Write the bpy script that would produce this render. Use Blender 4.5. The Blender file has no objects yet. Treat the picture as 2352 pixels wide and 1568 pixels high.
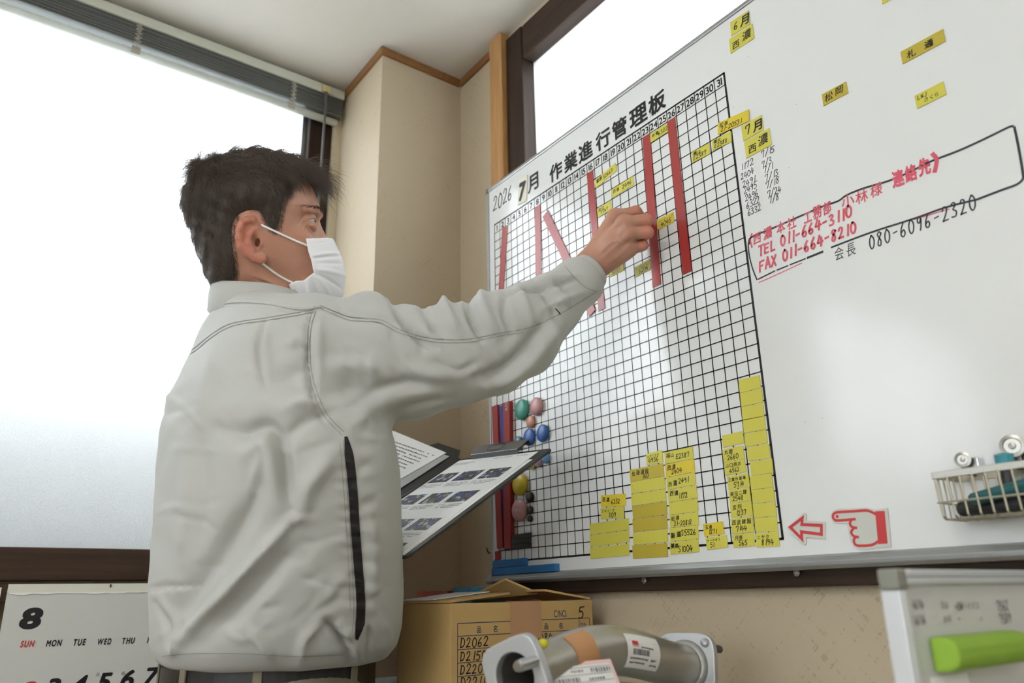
import bpy, math, random
import numpy as np
from mathutils import Vector, Matrix
from mathutils.bvhtree import BVHTree

S = bpy.context.scene
COL = S.collection

# ---------------------------------------------------------------- camera, world, lights, exposure
CAM = np.array([1.3627, -0.9685, 1.0])
RT = np.array([0.59131, 0.80619, -0.02004])
UP = np.array([0.26514, -0.17089, 0.94894])
FW = np.array([-0.76161, 0.56644, 0.31480])
FPX = 1773.67
cam_data = bpy.data.cameras.new('camera')
cam = bpy.data.objects.new('camera', cam_data)
COL.objects.link(cam)
cam_data.sensor_width = 36.0
cam_data.lens = FPX / 2352 * 36
cam_data.clip_start = 0.05
cam_data.dof.use_dof = True
cam_data.dof.focus_distance = 1.27
cam_data.dof.aperture_fstop = 4.0
M = Matrix.Identity(4)
for i in range(3):
    M[i][0], M[i][1], M[i][2], M[i][3] = RT[i], UP[i], -FW[i], CAM[i]
cam.matrix_world = M
S.camera = cam

world = bpy.data.worlds.new('sky')
S.world = world
world.use_nodes = True
bg = world.node_tree.nodes['Background']
bg.inputs[0].default_value = (0.97, 0.985, 1.0, 1)
bg.inputs[1].default_value = 10.0

S.view_settings.view_transform = 'Standard'
S.view_settings.look = 'None'
S.view_settings.gamma = 1.0
S.view_settings.use_curve_mapping = False
S.view_settings.exposure = 0.12
S.cycles.max_bounces = 10
S.cycles.diffuse_bounces = 6
S.cycles.glossy_bounces = 4
S.cycles.transmission_bounces = 4
S.cycles.transparent_max_bounces = 8
S.cycles.caustics_refractive = True
S.cycles.use_denoising = True


def area_light(name, loc, sx, sy, power, rot, color=(1, 1, 1)):
    d = bpy.data.lights.new(name, 'AREA')
    d.shape = 'RECTANGLE'
    d.size, d.size_y, d.energy, d.color = sx, sy, power, color
    o = bpy.data.objects.new(name, d)
    COL.objects.link(o)
    o.location = loc
    o.rotation_euler = rot
    return o


# fill light of two unseen ceiling fixtures added behind the camera (their bodies are built below)
FILL_LAMPS = [(1.55, -2.35), (3.1, -2.35)]
for lx, ly in FILL_LAMPS:
    area_light('ceiling_fill_light', (lx, ly, 2.325), 1.15, 0.22, 24, (0, 0, math.pi / 2), (1.0, 0.98, 0.95))

# ---------------------------------------------------------------- helpers
rnd = random.Random(7)


def lin(c):
    return tuple(((v / 255) / 12.92 if v / 255 <= 0.04045 else ((v / 255 + 0.055) / 1.055) ** 2.4) for v in c)


def proj(P):
    d = np.asarray(P) - CAM
    z = d @ FW
    return 1176 + FPX * (d @ RT) / z, 784 - FPX * (d @ UP) / z, z


def nrm(v):
    v = np.asarray(v, float)
    return v / np.linalg.norm(v)


MATS = {}


def mat(name, col, rough=0.6, metal=0.0, spec=0.5, bump=None, var=None, coat=0.0, sheen=0.0, sss=0.0, scale3=(1, 1, 1), rot3=(0, 0, 0)):
    """Procedural Principled material. bump = (noise scale, strength, distance); var = (noise scale, amount, second colour)."""
    if name in MATS:
        return MATS[name]
    m = bpy.data.materials.new(name)
    m.use_nodes = True
    nt = m.node_tree
    b = nt.nodes['Principled BSDF']
    c = lin(col) + (1,)
    b.inputs['Base Color'].default_value = c
    b.inputs['Roughness'].default_value = rough
    b.inputs['Metallic'].default_value = metal
    b.inputs['Specular IOR Level'].default_value = spec
    if coat:
        b.inputs['Coat Weight'].default_value = coat
        b.inputs['Coat Roughness'].default_value = 0.08
    if sheen:
        b.inputs['Sheen Weight'].default_value = sheen
        b.inputs['Sheen Roughness'].default_value = 0.5
    if sss:
        b.inputs['Subsurface Weight'].default_value = sss
        b.inputs['Subsurface Radius'].default_value = (0.006, 0.0022, 0.0012)
        b.inputs['Subsurface Scale'].default_value = 1.0
    if bump or var:
        tc = nt.nodes.new('ShaderNodeTexCoord')
        mp = nt.nodes.new('ShaderNodeMapping')
        mp.inputs['Scale'].default_value = scale3
        mp.inputs['Rotation'].default_value = rot3
        nt.links.new(tc.outputs['Object'], mp.inputs['Vector'])
    if var:
        n = nt.nodes.new('ShaderNodeTexNoise')
        n.inputs['Scale'].default_value = var[0]
        n.inputs['Detail'].default_value = 5
        n.inputs['Roughness'].default_value = 0.6
        nt.links.new(mp.outputs['Vector'], n.inputs['Vector'])
        r = nt.nodes.new('ShaderNodeValToRGB')
        r.color_ramp.elements[0].position = 0.5 - var[1]
        r.color_ramp.elements[1].position = 0.5 + var[1]
        r.color_ramp.elements[0].color = c
        r.color_ramp.elements[1].color = lin(var[2]) + (1,)
        nt.links.new(n.outputs['Fac'], r.inputs['Fac'])
        nt.links.new(r.outputs['Color'], b.inputs['Base Color'])
    if bump:
        n2 = nt.nodes.new('ShaderNodeTexNoise')
        n2.inputs['Scale'].default_value = bump[0]
        n2.inputs['Detail'].default_value = 4
        nt.links.new(mp.outputs['Vector'], n2.inputs['Vector'])
        bp = nt.nodes.new('ShaderNodeBump')
        bp.inputs['Strength'].default_value = bump[1]
        bp.inputs['Distance'].default_value = bump[2]
        nt.links.new(n2.outputs['Fac'], bp.inputs['Height'])
        nt.links.new(bp.outputs['Normal'], b.inputs['Normal'])
    MATS[name] = m
    return m


def wood(name, c1, c2, axis, rough=0.45, spec=0.5):
    """Wood with grain along axis 0/1/2."""
    sc = [28, 28, 28]
    sc[axis] = 1.2
    return mat(name, c1, rough, spec=spec, var=(3.0, 0.22, c2), bump=(4.0, 0.25, 0.002), scale3=tuple(sc))


ORG = {}


def origin(o):
    p = np.zeros(3)
    while o is not None:
        p = p + np.array(o.location)
        o = o.parent
    return p


def tag(o, label=None, cat=None, group=None, kind=None):
    if label:
        o['label'] = label
    if cat:
        o['category'] = cat
    if group:
        o['group'] = group
    if kind:
        o['kind'] = kind
    return o


def thing(name, loc, label, cat, group=None):
    o = bpy.data.objects.new(name, None)
    o.empty_display_size = 0.02
    COL.objects.link(o)
    o.location = loc
    return tag(o, label, cat, group)


def link_mesh(name, verts, faces, m, parent=None, smooth=False, base=None, bevel=0.0, subsurf=0):
    v = np.asarray(verts, float)
    org = origin(parent) if parent is not None else np.zeros(3)
    loc = np.zeros(3)
    if parent is None:
        lo, hi = v.min(0), v.max(0)
        loc = np.array([(lo[0] + hi[0]) / 2, (lo[1] + hi[1]) / 2, lo[2]]) if base is None else np.array(base, float)
    me = bpy.data.meshes.new(name)
    me.from_pydata([tuple(p) for p in (v - org - loc)], [], [tuple(int(i) for i in f) for f in faces])
    me.update()
    if smooth:
        me.polygons.foreach_set('use_smooth', [True] * len(me.polygons))
    o = bpy.data.objects.new(name, me)
    COL.objects.link(o)
    o.location = loc
    if parent is not None:
        o.parent = parent
    if m is not None:
        me.materials.append(m)
    if bevel:
        b = o.modifiers.new('bevel', 'BEVEL')
        b.width = bevel
        b.segments = 2
        b.limit_method = 'ANGLE'
        b.angle_limit = 0.6
    if subsurf:
        s = o.modifiers.new('sub', 'SUBSURF')
        s.levels = s.render_levels = subsurf
    return o


class MB:
    def __init__(self):
        self.v, self.f = [], []

    def add(self, v, f):
        o = len(self.v)
        self.v += [tuple(float(c) for c in p) for p in v]
        self.f += [tuple(i + o for i in q) for q in f]
        return self

    def box(self, lo, hi):
        x0, y0, z0 = lo
        x1, y1, z1 = hi
        return self.add([(x0, y0, z0), (x1, y0, z0), (x1, y1, z0), (x0, y1, z0), (x0, y0, z1), (x1, y0, z1), (x1, y1, z1), (x0, y1, z1)],
                        [(0, 3, 2, 1), (4, 5, 6, 7), (0, 1, 5, 4), (1, 2, 6, 5), (2, 3, 7, 6), (3, 0, 4, 7)])

    def hexa(self, q, t):
        """Quad q (4 points) given thickness along vector t."""
        q = [np.asarray(p, float) for p in q]
        t = np.asarray(t, float)
        return self.add(q + [p + t for p in q], [(0, 1, 2, 3), (7, 6, 5, 4), (0, 4, 5, 1), (1, 5, 6, 2), (2, 6, 7, 3), (3, 7, 4, 0)])

    def prism(self, poly, o, ex, ey, n, h):
        o, ex, ey, n = (np.asarray(a, float) for a in (o, ex, ey, n))
        a = [o + ex * x + ey * y for x, y in poly]
        k = len(a)
        v = a + [p + n * h for p in a]
        f = [tuple(range(k - 1, -1, -1)), tuple(range(k, 2 * k))]
        f += [(i, (i + 1) % k, k + (i + 1) % k, k + i) for i in range(k)]
        return self.add(v, f)

    def tube(self, pts, r, n=12, closed=False):
        pts = [np.asarray(p, float) for p in pts]
        k = len(pts)
        rr = [r] * k if np.isscalar(r) else list(r)
        tg = []
        for i in range(k):
            a = pts[(i - 1) % k] if (closed or i > 0) else pts[0]
            b = pts[(i + 1) % k] if (closed or i < k - 1) else pts[-1]
            tg.append(nrm(b - a))
        ref = np.array([0, 0, 1.0]) if abs(tg[0][2]) < 0.9 else np.array([1.0, 0, 0])
        u = nrm(np.cross(tg[0], ref))
        v = []
        for i in range(k):
            u = nrm(u - tg[i] * (u @ tg[i]))
            w = np.cross(tg[i], u)
            for j in range(n):
                a = 2 * math.pi * j / n
                v.append(pts[i] + rr[i] * (math.cos(a) * u + math.sin(a) * w))
        f = []
        for i in range(k if closed else k - 1):
            i2 = (i + 1) % k
            for j in range(n):
                f.append((i * n + j, i * n + (j + 1) % n, i2 * n + (j + 1) % n, i2 * n + j))
        if not closed:
            f.append(tuple(range(n - 1, -1, -1)))
            f.append(tuple((k - 1) * n + j for j in range(n)))
        return self.add(v, f)

    def lathe(self, prof, o, ax, n=24, sx=1.0, sy=1.0, ref=None):
        """prof = [(radius, height along ax)], closed at the ends when radius 0."""
        o, ax = np.asarray(o, float), nrm(ax)
        u = nrm(np.cross(ax, (0, 0, 1) if abs(ax[2]) < 0.9 else (1, 0, 0))) if ref is None else nrm(ref)
        w = np.cross(ax, u)
        v, f = [], []
        for r, h in prof:
            for j in range(n):
                a = 2 * math.pi * j / n
                v.append(o + ax * h + r * (sx * math.cos(a) * u + sy * math.sin(a) * w))
        for i in range(len(prof) - 1):
            for j in range(n):
                f.append((i * n + j, i * n + (j + 1) % n, (i + 1) * n + (j + 1) % n, (i + 1) * n + j))
        f.append(tuple(range(n - 1, -1, -1)))
        f.append(tuple((len(prof) - 1) * n + j for j in range(n)))
        return self.add(v, f)

    def ribbon(self, pts, wd, place):
        """Flat ribbon along 2-D pts, width wd, mapped to 3-D by place(x, y)."""
        p = np.asarray(pts, float)
        if len(p) < 2:
            return self
        t = np.gradient(p, axis=0)
        t /= np.maximum(np.linalg.norm(t, axis=1), 1e-9)[:, None]
        nn = np.stack([-t[:, 1], t[:, 0]], 1) * wd / 2
        p[0] -= t[0] * wd * 0.3
        p[-1] += t[-1] * wd * 0.3
        self.lay = (getattr(self, 'lay', 0) + 1) % 40
        dz = self.lay * 0.000008
        v = [place(*q, dz) for q in (p + nn)] + [place(*q, dz) for q in (p - nn)]
        k = len(p)
        return self.add(v, [(i + k, i + k + 1, i + 1, i) for i in range(k - 1)])

    def build(self, name, m, parent=None, **k):
        return link_mesh(name, self.v, self.f, m, parent, **k)


def catmull(p, sub=5, closed=False):
    p = np.asarray(p, float)
    if len(p) < 3:
        return p
    q = np.vstack([p[-1], p, p[0], p[1]]) if closed else np.vstack([2 * p[0] - p[1], p, 2 * p[-1] - p[-2]])
    out = []
    for i in range(1, len(q) - 2):
        for s in range(sub):
            t = s / sub
            out.append(0.5 * (2 * q[i] + (q[i + 1] - q[i - 1]) * t + (2 * q[i - 1] - 5 * q[i] + 4 * q[i + 1] - q[i + 2]) * t * t + (3 * q[i] - q[i - 1] - 3 * q[i + 1] + q[i + 2]) * t ** 3))
    if not closed:
        out.append(q[-2])
    return np.array(out)


# -- writing: a pen-stroke alphabet for figures and capitals, the built-in font for the rest
PEN = {
    '0': [[(.3, 1), (.07, .75), (.03, .3), (.24, 0), (.5, .2), (.55, .68), (.3, 1), (.22, .97)]],
    '1': [[(.36, 1), (.3, .5), (.24, 0)]],
    '2': [[(.05, .75), (.2, 1), (.46, .92), (.45, .65), (.2, .25), (.0, .03), (.2, .06), (.56, .06)]],
    '3': [[(.05, .9), (.3, 1), (.48, .8), (.2, .55), (.5, .35), (.38, .04), (0, .06)]],
    '4': [[(.26, 1), (.12, .65), (0, .36), (.3, .38), (.62, .42)], [(.47, .78), (.42, .4), (.36, 0)]],
    '5': [[(.15, .95), (.08, .55), (.33, .6), (.5, .35), (.34, .04), (0, .06)], [(.12, .95), (.34, .95), (.58, .99)]],
    '6': [[(.42, 1), (.12, .58), (.05, .17), (.27, 0), (.48, .2), (.35, .46), (.09, .3)]],
    '7': [[(.02, .7), (.06, .95), (.28, .96), (.52, .98), (.4, .5), (.26, 0)]],
    '8': [[(.5, .85), (.27, 1), (.1, .8), (.42, .35), (.3, .02), (.06, .15), (.2, .48), (.52, .87)]],
    '9': [[(.5, .88), (.22, 1), (.08, .72), (.28, .56), (.5, .85), (.45, .4), (.33, 0)]],
    '-': [[(.08, .48), (.3, .5), (.5, .52)]],
    '/': [[(.58, 1.05), (.3, .5), (.02, -.1)]],
    'S': [[(.5, .85), (.3, 1), (.08, .8), (.45, .35), (.3, .03), (0, .12)]],
    'E': [[(.08, .95), (.05, .5), (.03, .05)], [(.08, .95), (.5, .97)], [(.05, .52), (.42, .54)], [(.03, .05), (.52, .06)]],
    'T': [[(0, .95), (.6, .97)], [(.32, .95), (.25, 0)]],
    'L': [[(.1, 1), (.05, .05)], [(.05, .05), (.5, .07)]],
    'F': [[(.1, .95), (.04, 0)], [(.1, .95), (.55, .98)], [(.07, .52), (.42, .55)]],
    'A': [[(0, 0), (.3, 1)], [(.3, 1), (.52, 0)], [(.12, .35), (.46, .37)]],
    'X': [[(0, 0), (.55, 1)], [(.08, 1), (.5, 0)]],
    'D': [[(.1, 1), (.05, 0)], [(.02, .98), (.35, .95), (.55, .6), (.4, .15), (.0, .02)]],
    'N': [[(.02, 0), (.08, .95)], [(.08, .95), (.42, .05)], [(.42, .05), (.5, 1)]],
    'J': [[(.45, 1), (.45, .3), (.25, 0), (.02, .15)]],
    'C': [[(.52, .85), (.3, 1), (.06, .6), (.15, .1), (.5, .12)]],
    'W': [[(0, 1), (.15, 0)], [(.15, 0), (.3, .7)], [(.3, .7), (.45, 0)], [(.45, 0), (.6, 1)]],
    '~': [[(0, .45), (.18, .6), (.36, .42), (.55, .58)]],
    '>': [[(0, .5), (.3, .5), (.62, .5)], [(.42, .72), (.62, .5)], [(.62, .5), (.4, .3)]],
    '(': [[(.35, 1.1), (.12, .6), (.28, -.1)]],
    ')': [[(.1, 1.1), (.42, .6), (.1, -.1)]],
}
GLYPH = {}


def glyph(ch, bold=0.0, font_shear=0.0):
    k = (ch, bold, font_shear)
    if k not in GLYPH:
        c = bpy.data.curves.new('glyph', 'FONT')
        c.body, c.size, c.shear = ch, 1.0, font_shear
        o = bpy.data.objects.new('glyph', c)
        me = bpy.data.meshes.new_from_object(o)
        v = np.array([p.co[:3] for p in me.vertices]) if len(me.vertices) else np.zeros((0, 3))
        fs = [tuple(p.vertices) for p in me.polygons]
        if bold > 0.004 and len(v):
            # heavier strokes: the outline repeated a little to each side
            k0, n0, vs, ff = len(v), (8 if bold > 0.02 else 4), [v], list(fs)
            for i in range(n0):
                a = 2 * math.pi * (i + 0.5) / n0
                vs.append(v + np.array([bold * math.cos(a), bold * math.sin(a), 0.00002 * (i + 1)]))
                ff += [tuple(j + k0 * (i + 1) for j in q) for q in fs]
            v, fs = np.vstack(vs), ff
        GLYPH[k] = (v, fs)
        bpy.data.objects.remove(o)
        bpy.data.curves.remove(c)
        bpy.data.meshes.remove(me)
    return GLYPH[k]


def plane(o, ex, ey, n=None, off=0.0):
    o, ex, ey = np.asarray(o, float), np.asarray(ex, float), np.asarray(ey, float)
    nn = np.cross(ex, ey) if n is None else np.asarray(n, float)
    return lambda x, y, z=0.0: o + ex * x + ey * y + nn * (off + z)


def hand_width(text, h, gap, kanji):
    w = 0.0
    for ch in text:
        if ch == ' ':
            w += h * 0.5
        elif ch in PEN:
            w += h * ((0.34 if ch in '1(' else 0.6) + gap)
        else:
            v, f = glyph(ch, 0.0, 0.12)
            w += ((v[:, 0].max() if len(v) else 0) * 1.12 * kanji + 0.12) * h
    return w


def hand(mb, text, x, y, h, place, wd=None, bold=0.012, gap=0.16, squeeze=1.0, kanji=1.0, to=None):
    """Handwriting: figures drawn as pen strokes, other characters from the font, slightly irregular."""
    wd = h * 0.1 if wd is None else wd
    if to is not None:
        squeeze = (to - x) / hand_width(text, h, gap, kanji)
        gap = gap * squeeze
    for ch in text:
        if ch == ' ':
            x += h * 0.5 * squeeze
            continue
        jy, js = rnd.uniform(-.05, .05) * h, rnd.uniform(.92, 1.06)
        if ch in PEN:
            for st in PEN[ch]:
                q = catmull(st, 4) if len(st) > 2 else np.asarray(st, float)
                q = q * js * h
                q = q * np.array([squeeze, 1]) + np.array([x + 0.1 * q[:, 1].mean(), y + jy])
                q[:, 0] += (q[:, 1] - y) * 0.08
                mb.ribbon(q, wd, place)
            x += h * (0.34 if ch in '1(' else 0.6) * squeeze + gap * h
        else:
            v, f = glyph(ch, bold, 0.12)
            if len(v):
                a = rnd.uniform(-.06, .06)
                w = v * h * 1.12 * kanji * js
                w = np.stack([w[:, 0] * squeeze + a * w[:, 1] * .5, w[:, 1] + a * w[:, 0], v[:, 2]], 1)
                mb.add([place(x + p[0], y + jy + h * .08 + p[1], p[2]) for p in w], f)
                x += (v[:, 0].max() * 1.12 * kanji + 0.12) * h * squeeze
    return x


def printed(mb, text, x, y, h, place, bold=0.0, shear=0.0, sx=1.0, track=0.06, center=False, to=None):
    """Printed lettering with the built-in font, cap height h."""
    s = h / 0.73
    if to is not None:
        w = sum((np.ptp(glyph(c, bold, shear)[0][:, 0]) + track) * s for c in text if c != ' ')
        sx = (to - x) / w
    items, cx = [], 0.0
    for ch in text:
        if ch == ' ':
            cx += 0.35 * s * sx
            continue
        v, f = glyph(ch, bold, shear)
        lo, hi = v[:, 0].min(), v[:, 0].max()
        items.append((v - np.array([lo, 0, 0]), f, cx))
        cx += ((hi - lo) + track) * s * sx
    x0 = x - (cx - track * s * sx) / 2 if center else x
    for v, f, c in items:
        mb.add([place(x0 + c + p[0] * s * sx, y + p[1] * s, p[2]) for p in v], f)
    return x0 + cx


# ---------------------------------------------------------------- materials shared by several things
INK = mat('black_ink', (22, 24, 28), 0.4)
PEN_INK = mat('marker_ink', (38, 42, 48), 0.5)
RED_INK = mat('red_marker_ink', (200, 62, 66), 0.5, var=(60, 0.2, (212, 96, 120)))
BLUE_PRINT = mat('blue_print', (50, 62, 96), 0.7)
ALU = mat('aluminium', (176, 178, 178), 0.34, 0.85, bump=(300, 0.05, 0.0005))
STEEL = mat('bright_steel', (190, 190, 190), 0.25, 1.0)
GREY_PLASTIC = mat('grey_plastic', (110, 112, 108), 0.5)
BLACK_PLASTIC = mat('black_plastic', (24, 25, 27), 0.45, bump=(400, 0.15, 0.0005))
PAPER = mat('white_paper', (232, 232, 230), 0.75)
DARK_Y = wood('dark_wood_along_y', (52, 39, 30), (74, 57, 45), 1, 0.55, 0.25)
DARK_Z = wood('dark_wood_along_z', (38, 27, 21), (58, 42, 33), 2, 0.55, 0.25)
DARK_X = wood('dark_wood_along_x', (46, 34, 27), (66, 50, 40), 0, 0.55, 0.25)

# ---------------------------------------------------------------- room shell
ZC = 2.408            # ceiling
YW = 0.04             # board wall
XF = 4.2              # far wall
YR = -4.2             # rear wall
XG = -0.515           # glass of the left window


def wallpaper(name, rot):
    m = bpy.data.materials.new(name)
    m.use_nodes = True
    nt = m.node_tree
    b = nt.nodes['Principled BSDF']
    b.inputs['Roughness'].default_value = 0.62
    b.inputs['Specular IOR Level'].default_value = 0.35
    tc = nt.nodes.new('ShaderNodeTexCoord')
    outs = []
    for sgn in (1, -1):
        mp = nt.nodes.new('ShaderNodeMapping')
        mp.vector_type = 'TEXTURE'
        mp.inputs['Rotation'].default_value = tuple(sgn * a for a in rot)
        mp.inputs['Scale'].default_value = (1 / 14, 1 / 14, 1 / 280)
        n = nt.nodes.new('ShaderNodeTexNoise')
        n.inputs['Scale'].default_value = 1.0
        n.inputs['Detail'].default_value = 1
        nt.links.new(tc.outputs['Object'], mp.inputs['Vector'])
        nt.links.new(mp.outputs['Vector'], n.inputs['Vector'])
        outs.append(n)
    mx = nt.nodes.new('ShaderNodeMath')
    mx.operation = 'ADD'
    nt.links.new(outs[0].outputs['Fac'], mx.inputs[0])
    nt.links.new(outs[1].outputs['Fac'], mx.inputs[1])
    big = nt.nodes.new('ShaderNodeTexNoise')
    big.inputs['Scale'].default_value = 9
    big.inputs['Detail'].default_value = 4
    nt.links.new(tc.outputs['Object'], big.inputs['Vector'])
    m2 = nt.nodes.new('ShaderNodeMath')
    m2.operation = 'MULTIPLY_ADD'
    m2.inputs[1].default_value = 0.5
    nt.links.new(big.outputs['Fac'], m2.inputs[0])
    nt.links.new(mx.outputs[0], m2.inputs[2])
    r = nt.nodes.new('ShaderNodeValToRGB')
    r.color_ramp.elements[0].position = 0.9
    r.color_ramp.elements[1].position = 1.6
    r.color_ramp.elements[0].color = lin((171, 155, 130)) + (1,)
    r.color_ramp.elements[1].color = lin((184, 169, 145)) + (1,)
    nt.links.new(m2.outputs[0], r.inputs['Fac'])
    nt.links.new(r.outputs['Color'], b.inputs['Base Color'])
    bp = nt.nodes.new('ShaderNodeBump')
    bp.inputs["Strength"].default_value = 0.15
    bp.inputs['Distance'].default_value = 0.0012
    nt.links.new(mx.outputs[0], bp.inputs['Height'])
    nt.links.new(bp.outputs['Normal'], b.inputs['Normal'])
    return m


WP_Y = wallpaper('woven_wallpaper_board_wall', (0, 0.8, 0))
WP_X = wallpaper('woven_wallpaper_side_wall', (0.8, 0, 0))
CEIL = mat('ceiling_board', (208, 203, 193), 0.8, var=(5, 0.3, (200, 194, 183)), bump=(120, 0.12, 0.001))
FLOOR = mat('floor_vinyl', (128, 120, 106), 0.5, var=(30, 0.25, (112, 104, 92)))
CREAM = mat('cream_board', (205, 192, 165), 0.6)


def frosted(name, tint=(0.92, 0.95, 0.97), tr=0.55):
    """Obscure glass: scatters daylight, lets a blurred view of what stands outside through, satin surface."""
    m = bpy.data.materials.new(name)
    m.use_nodes = True
    nt = m.node_tree
    nt.nodes.clear()
    out = nt.nodes.new('ShaderNodeOutputMaterial')
    t = nt.nodes.new('ShaderNodeBsdfTranslucent')
    t.inputs['Color'].default_value = tint + (1,)
    rf = nt.nodes.new('ShaderNodeBsdfRefraction')
    rf.inputs['Color'].default_value = tint + (1,)
    rf.inputs['Roughness'].default_value = 0.55
    rf.inputs['IOR'].default_value = 1.12
    gl = nt.nodes.new('ShaderNodeBsdfDiffuse')
    gl.inputs['Color'].default_value = (0.8, 0.82, 0.82, 1)
    m1 = nt.nodes.new('ShaderNodeMixShader')
    m1.inputs[0].default_value = 1 - tr
    m2 = nt.nodes.new('ShaderNodeMixShader')
    m2.inputs[0].default_value = 0.22
    nt.links.new(t.outputs[0], m1.inputs[1])
    nt.links.new(rf.outputs[0], m1.inputs[2])
    nt.links.new(m1.outputs[0], m2.inputs[1])
    nt.links.new(gl.outputs[0], m2.inputs[2])
    tc = nt.nodes.new('ShaderNodeTexCoord')
    n = nt.nodes.new('ShaderNodeTexVoronoi')
    n.inputs['Scale'].default_value = 260
    nt.links.new(tc.outputs['Object'], n.inputs['Vector'])
    bp = nt.nodes.new('ShaderNodeBump')
    bp.inputs['Strength'].default_value = 0.55
    bp.inputs['Distance'].default_value = 0.002
    nt.links.new(n.outputs['Distance'], bp.inputs['Height'])
    for k in (t, rf, gl):
        nt.links.new(bp.outputs['Normal'], k.inputs['Normal'])
    nt.links.new(m2.outputs[0], out.inputs[0])
    return m


PANE = frosted('frosted_glass')


def struct(name, mb, m, parent=None, **k):
    o = mb.build(name, m, parent, **k)
    if parent is None:
        o['kind'] = 'structure'
    return o


struct('floor', MB().box((-0.6, YR, -0.05), (XF, 0.12, 0)), FLOOR)
struct('ceiling', MB().box((-0.6, YR, ZC), (XF, 0.12, ZC + 0.05)), CEIL)

# left wall: openings for window_1 and window_3
W1 = (-1.52, -0.23)
W3 = (-3.75, -2.05)
ZS, ZT = 1.05, 2.402
wl = MB()
wl.box((-0.62, YR, 0), (-0.5, 0.04, ZS))
wl.box((-0.62, YR, ZT), (-0.5, 0.04, ZC))
for a, b in ((YR, W3[0]), (W3[1], W1[0]), (W1[1], 0.04)):
    wl.box((-0.62, a, ZS), (-0.5, b, ZT))
struct('wall_left', wl, WP_X)

# the boxed-in corner post between the two windows, and its ceiling beading
col = MB().box((-0.4625, -0.2073, 0), (-0.2135, 0.0395, ZC - 0.0005))
wc = struct('wall_corner', col, WP_Y)
wc.data.materials.append(WP_X)
for p in wc.data.polygons:
    p.material_index = 1 if abs(p.normal[0]) > 0.5 else 0
struct('trim_1', MB().box((-0.499, -0.2290, 0), (-0.4630, -0.2000, 2.36)), CREAM)
bead = MB()
bead.box((-0.437, -0.2150, ZC - 0.024), (-0.2060, -0.2075, ZC - 0.001))
bead.box((-0.2133, -0.2073, ZC - 0.024), (-0.2060, 0.0325, ZC - 0.001))
bead.box((-0.2060, 0.0325, ZC - 0.024), (-0.0355, 0.0395, ZC - 0.001))
struct('trim_2', bead, wood('beading_wood', (122, 82, 44), (142, 98, 56), 0))

# board wall with the opening of window_2
OX0, OX1, OZ0, OZ1 = 0.0, 2.0, 1.012, 2.385
wb = MB()
wb.box((-0.62, YW, 0), (OX0, 0.12, ZC))
wb.box((OX0, YW, 0), (OX1, 0.12, OZ0))
wb.box((OX0, YW, OZ1), (OX1, 0.12, ZC))
wb.box((OX1, YW, 0), (XF, 0.12, ZC))
struct('wall_right', wb, WP_Y)

# light wooden post between wallpaper and window
struct('trim_3', MB().box((-0.0310, 0.0125, 0.0), (0.0210, 0.0398, ZC - 0.002)), wood('honey_wood', (150, 104, 60), (196, 152, 98), 2, 0.35), bevel=0.002)
# thin dark joint beside the post
struct('trim_4', MB().box((-0.0350, 0.0300, 0.0), (-0.0312, 0.0398, ZC - 0.026)), DARK_Z)

w2 = thing('window_2', (1.0, 0.06, OZ0), None, None)
w2['kind'] = 'structure'
fr = MB()
fr.box((0.0215, 0.028, OZ0), (0.088, 0.10, OZ1))
fr.box((OX1 - 0.05, 0.030, OZ0), (OX1, 0.10, OZ1))
fr.build('stile', DARK_Z, w2, bevel=0.003)
fr2 = MB()
fr2.box((0.0885, 0.031, 2.287), (OX1 - 0.0505, 0.10, OZ1))
fr2.box((0.0885, 0.031, OZ0), (OX1 - 0.0505, 0.10, 1.05))
fr2.build('rail', DARK_X, w2, bevel=0.003)
MB().box((0.080, 0.066, 1.04), (OX1 - 0.045, 0.070, 2.30)).build('pane', PANE, w2)
# sill rail under the board
struct('trim_5', MB().box((-0.0150, 0.0180, 1.0060), (2.05, 0.0398, 1.0440)), DARK_X, bevel=0.003)

# left windows
def side_window(name, y0, y1, stile_r, mull):
    w = thing(name, (-0.52, (y0 + y1) / 2, ZS), None, None)
    w['kind'] = 'structure'
    a = MB()
    a.box((-0.56, y1 - stile_r, ZS), (-0.478, y1 - 0.0005, ZT))
    a.box((-0.56, y0 + 0.0005, ZS), (-0.478, y0 + 0.08, ZT))
    for ym in mull:
        a.box((-0.55, ym - 0.03, ZS + 0.06), (-0.485, ym + 0.03, ZT - 0.06))
    a.build('stile', DARK_Z, w, bevel=0.003)
    b = MB()
    b.box((-0.56, y0 + 0.081, ZS + 0.0005), (-0.470, y1 - stile_r - 0.001, ZS + 0.064))
    b.box((-0.56, y0 + 0.081, ZT - 0.05), (-0.480, y1 - stile_r - 0.001, ZT - 0.0005))
    b.build('rail', DARK_Y, w, bevel=0.003)
    MB().box((XG - 0.004, y0 + 0.07, ZS + 0.05), (XG, y1 - stile_r + 0.01, ZT - 0.04)).build('pane', PANE, w)
    MB().box((XG + 0.001, y1 - stile_r - 0.012, ZS + 0.0645), (XG + 0.012, y1 - stile_r - 0.0005, ZT - 0.051)).build('glazing_bead', ALU, w)
    return w


side_window('window_1', W1[0], W1[1], 0.066, [])
side_window('window_3', W3[0], W3[1], 0.08, [-2.62, -3.2])
# dark skirting rail under the left windows
struct('trim_6', MB().box((-0.4998, YR + 0.1, 1.0100), (-0.474, -0.2295, 1.0465)), DARK_Y, bevel=0.002)

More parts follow.
